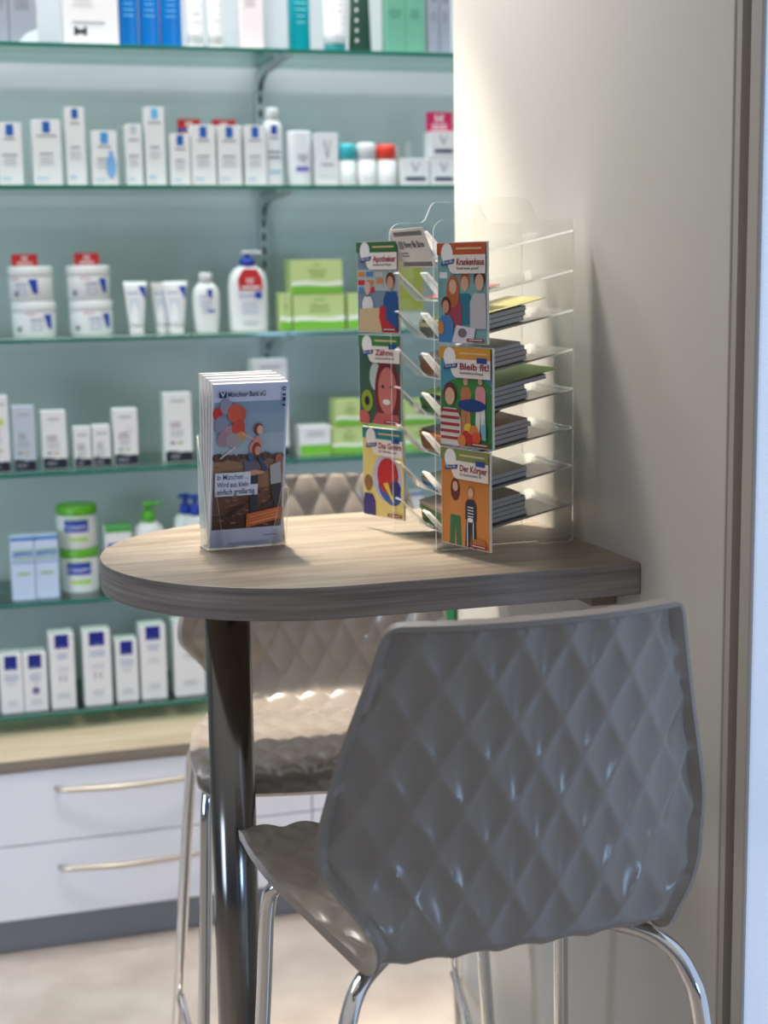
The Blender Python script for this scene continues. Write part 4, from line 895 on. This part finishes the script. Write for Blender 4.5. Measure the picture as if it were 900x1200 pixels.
# flyers: several leaning sheets, the first one printed
def to_world(lx, ly, lz):
    return (0.3575 + lx * math.cos(FA) - ly * math.sin(FA), 1.975 + lx * math.sin(FA) + ly * math.cos(FA), TZ + lz)
lean = 0.055
for i, (y, hx, tilt, xs) in enumerate([(0.0030, 0.2225, .205, 0.0035), (0.0092, 0.2245, .165, 0.0034), (0.0154, 0.2255, .12, 0.0032), (0.0216, 0.227, .07, 0.003), (0.0278, 0.228, .02, 0.0028)]):
    root = empty('flyer', to_world(xs, y, 0.0034), FA)
    root.rotation_euler = (tilt, 0, FA)
    lab = 'bank flyer with a balloon photograph, front one in the clear holder' if i == 0 else 'white flyer bundle in the clear holder, %s behind the front flyer' % ['', 'directly', 'second', 'third', 'last and rearmost'][i]
    tag(root, lab, 'flyer', 'flyers in the clear holder')
    mb = MB(); mb.box(0, 0.0995, 0, 0.0058, 0, hx, c(226, 226, 228)); mb.build('sheets', root)
    if i: continue
    a = Art(); w, h = 0.0995, hx; U = w / 100; V = h / 215
    PB = c(206, 214, 240)
    a.rect(0, 0, w, h, PB)
    a.rect(U * 2, V * 24, U * 97, V * 192, c(132, 160, 184)); a.rect(U * 2, V * 150, U * 97, V * 176, c(142, 168, 188)); a.rect(U * 2, V * 119, U * 97, V * 150, c(164, 182, 196))
    a.rect(U * 2, V * 24, U * 97, V * 117, c(150, 112, 84)); a.rect(U * 2, V * 24, U * 97, V * 78, c(108, 74, 60)); a.rect(U * 2, V * 24, U * 97, V * 44, c(84, 54, 46))
    rr = random.Random(3); L0 = a.lay
    for i2 in range(150):
        x, y_ = rr.uniform(3, 88), rr.uniform(26, 112); ww = rr.uniform(2, 8)
        a.lay = L0 + 1 + (i2 % 3); a.rect(U * x, V * y_, U * min(97, x + ww), V * (y_ + rr.uniform(.6, 1.6)), (c(66, 40, 34), c(176, 134, 100), c(128, 88, 70))[i2 % 3] if y_ < 78 else (c(180, 140, 104), c(132, 92, 66), c(166, 124, 92))[i2 % 3], lay=L0 + 1 + (i2 % 3))
    a.lay = L0 + 4
    rr2 = random.Random(5)
    for k2 in range(26): a.ell(U * (4 + k2 * 3.6), V * (119 + rr2.uniform(-1, 2)), U * 3, V * rr2.uniform(3, 6), (c(70, 52, 52), c(96, 66, 58))[k2 % 2], 12)
    for x, y_, rx, ry, cc in ((17, 187, 8, 10, c(150, 150, 172)), (6, 178, 6, 8, c(204, 40, 44)), (36, 176, 8, 11, c(198, 84, 66)), (11, 164, 9, 11, c(140, 142, 168)), (29, 178, 10, 12, c(214, 90, 60)), (24, 154, 9, 9, c(176, 140, 150)), (34, 159, 9, 11, c(206, 72, 52)), (15, 145, 9, 10, c(164, 132, 146)), (38, 148, 6, 6, c(214, 150, 70)), (28, 143, 10, 9, c(168, 156, 160))):
        a.ell(U * x, V * y_, U * rx, V * ry, cc)
    a.poly([(U * 40, V * 150), (U * 56, V * 141), (U * 56, V * 143), (U * 40, V * 152)], c(224, 170, 150)); a.poly([(U * 30, V * 135), (U * 10, V * 120), (U * 11, V * 119), (U * 31, V * 133)], c(220, 210, 206))
    # child on a man's shoulders, running man, woman
    a.poly([(U * 49, V * 134), (U * 60, V * 148), (U * 66, V * 140), (U * 62, V * 124), (U * 52, V * 122)], c(214, 140, 130)); a.ell(U * 61, V * 156, U * 6, V * 8, c(120, 50, 44)); a.ell(U * 63, V * 155, U * 4, V * 6, SKIN2)
    a.ell(U * 59, V * 130, U * 6, V * 9, c(140, 54, 44)); a.ell(U * 61, V * 128, U * 4, V * 6, SKIN)
    a.poly([(U * 47, V * 124), (U * 54, V * 126), (U * 59, V * 104), (U * 53, V * 102)], c(52, 92, 132)); a.poly([(U * 60, V * 122), (U * 66, V * 118), (U * 76, V * 102), (U * 70, V * 100)], c(44, 74, 120))
    a.poly([(U * 42, V * 116), (U * 62, V * 112), (U * 62, V * 96), (U * 46, V * 92)], c(96, 96, 118)); a.poly([(U * 36, V * 100), (U * 58, V * 103), (U * 70, V * 100), (U * 70, V * 97), (U * 38, V * 95)], SKIN)
    a.poly([(U * 50, V * 94), (U * 62, V * 96), (U * 62, V * 40), (U * 54, V * 40)], c(44, 52, 72)); a.poly([(U * 46, V * 60), (U * 56, V * 64), (U * 26, V * 42), (U * 19, V * 44)], c(52, 44, 46))
    a.ell(U * 90, V * 116, U * 5, V * 7, c(160, 100, 80)); a.poly([(U * 78, V * 108), (U * 92, V * 112), (U * 95, V * 84), (U * 80, V * 82)], c(170, 170, 178)); a.poly([(U * 80, V * 82), (U * 94, V * 84), (U * 94, V * 50), (U * 88, V * 50), (U * 84, V * 62), (U * 68, V * 54), (U * 68, V * 51), (U * 84, V * 54)], c(52, 56, 58))
    a.poly([(U * 48, V * 26), (U * 97, V * 36), (U * 97, V * 52), (U * 48, V * 44)], c(212, 110, 60))
    for k2 in range(3): a.poly([(U * 52, V * (31 + 4 * k2)), (U * 92, V * (38.5 + 4 * k2)), (U * 92, V * (39.3 + 4 * k2)), (U * 52, V * (31.8 + 4 * k2))], c(240, 200, 170), a.lay + (1 if k2 == 0 else 0))
    a.poly([(U * 4, V * 70), (U * 62, V * 70), (U * 62, V * 84), (U * 52, V * 84), (U * 52, V * 101), (U * 4, V * 101)], c(214, 222, 240))
    TI = c(22, 50, 92)
    a.text('In München ...', U * 7, V * 92, V * 7, TI, width=U * 42, bold=.012); a.text('Wird aus klein', U * 7, V * 82, V * 7, TI, width=U * 42, bold=.012); a.text('einfach großartig.', U * 7, V * 72.5, V * 7, TI, width=U * 52, bold=.012)
    a.text('Münchner Bank eG', U * 19, V * 199.5, V * 6.6, TI, width=U * 50, bold=.02)
    a.rect(U * 7, V * 198.5, U * 17, V * 206.5, TI); a.poly([(U * 8.5, V * 206.5), (U * 10.2, V * 206.5), (U * 12, V * 202.8), (U * 13.8, V * 206.5), (U * 15.5, V * 206.5), (U * 12, V * 199.5)], PB)
    for k2, hh in enumerate((5, 3, 5, 2.4)): a.rect(U * 91.5, V * (205 - k2 * 6.6), U * 96, V * (205 - k2 * 6.6 + hh), TI)
    a.rect(U * 93, V * 206.4, U * 95, V * 208.6, PB); a.lines(U * 68, V * 15, U * 94, 1, .003, .0010, c(90, 110, 170), 3)
    a.build('printed_front', root, lambda x, y_, d: (x, -d * 0.25, y_))
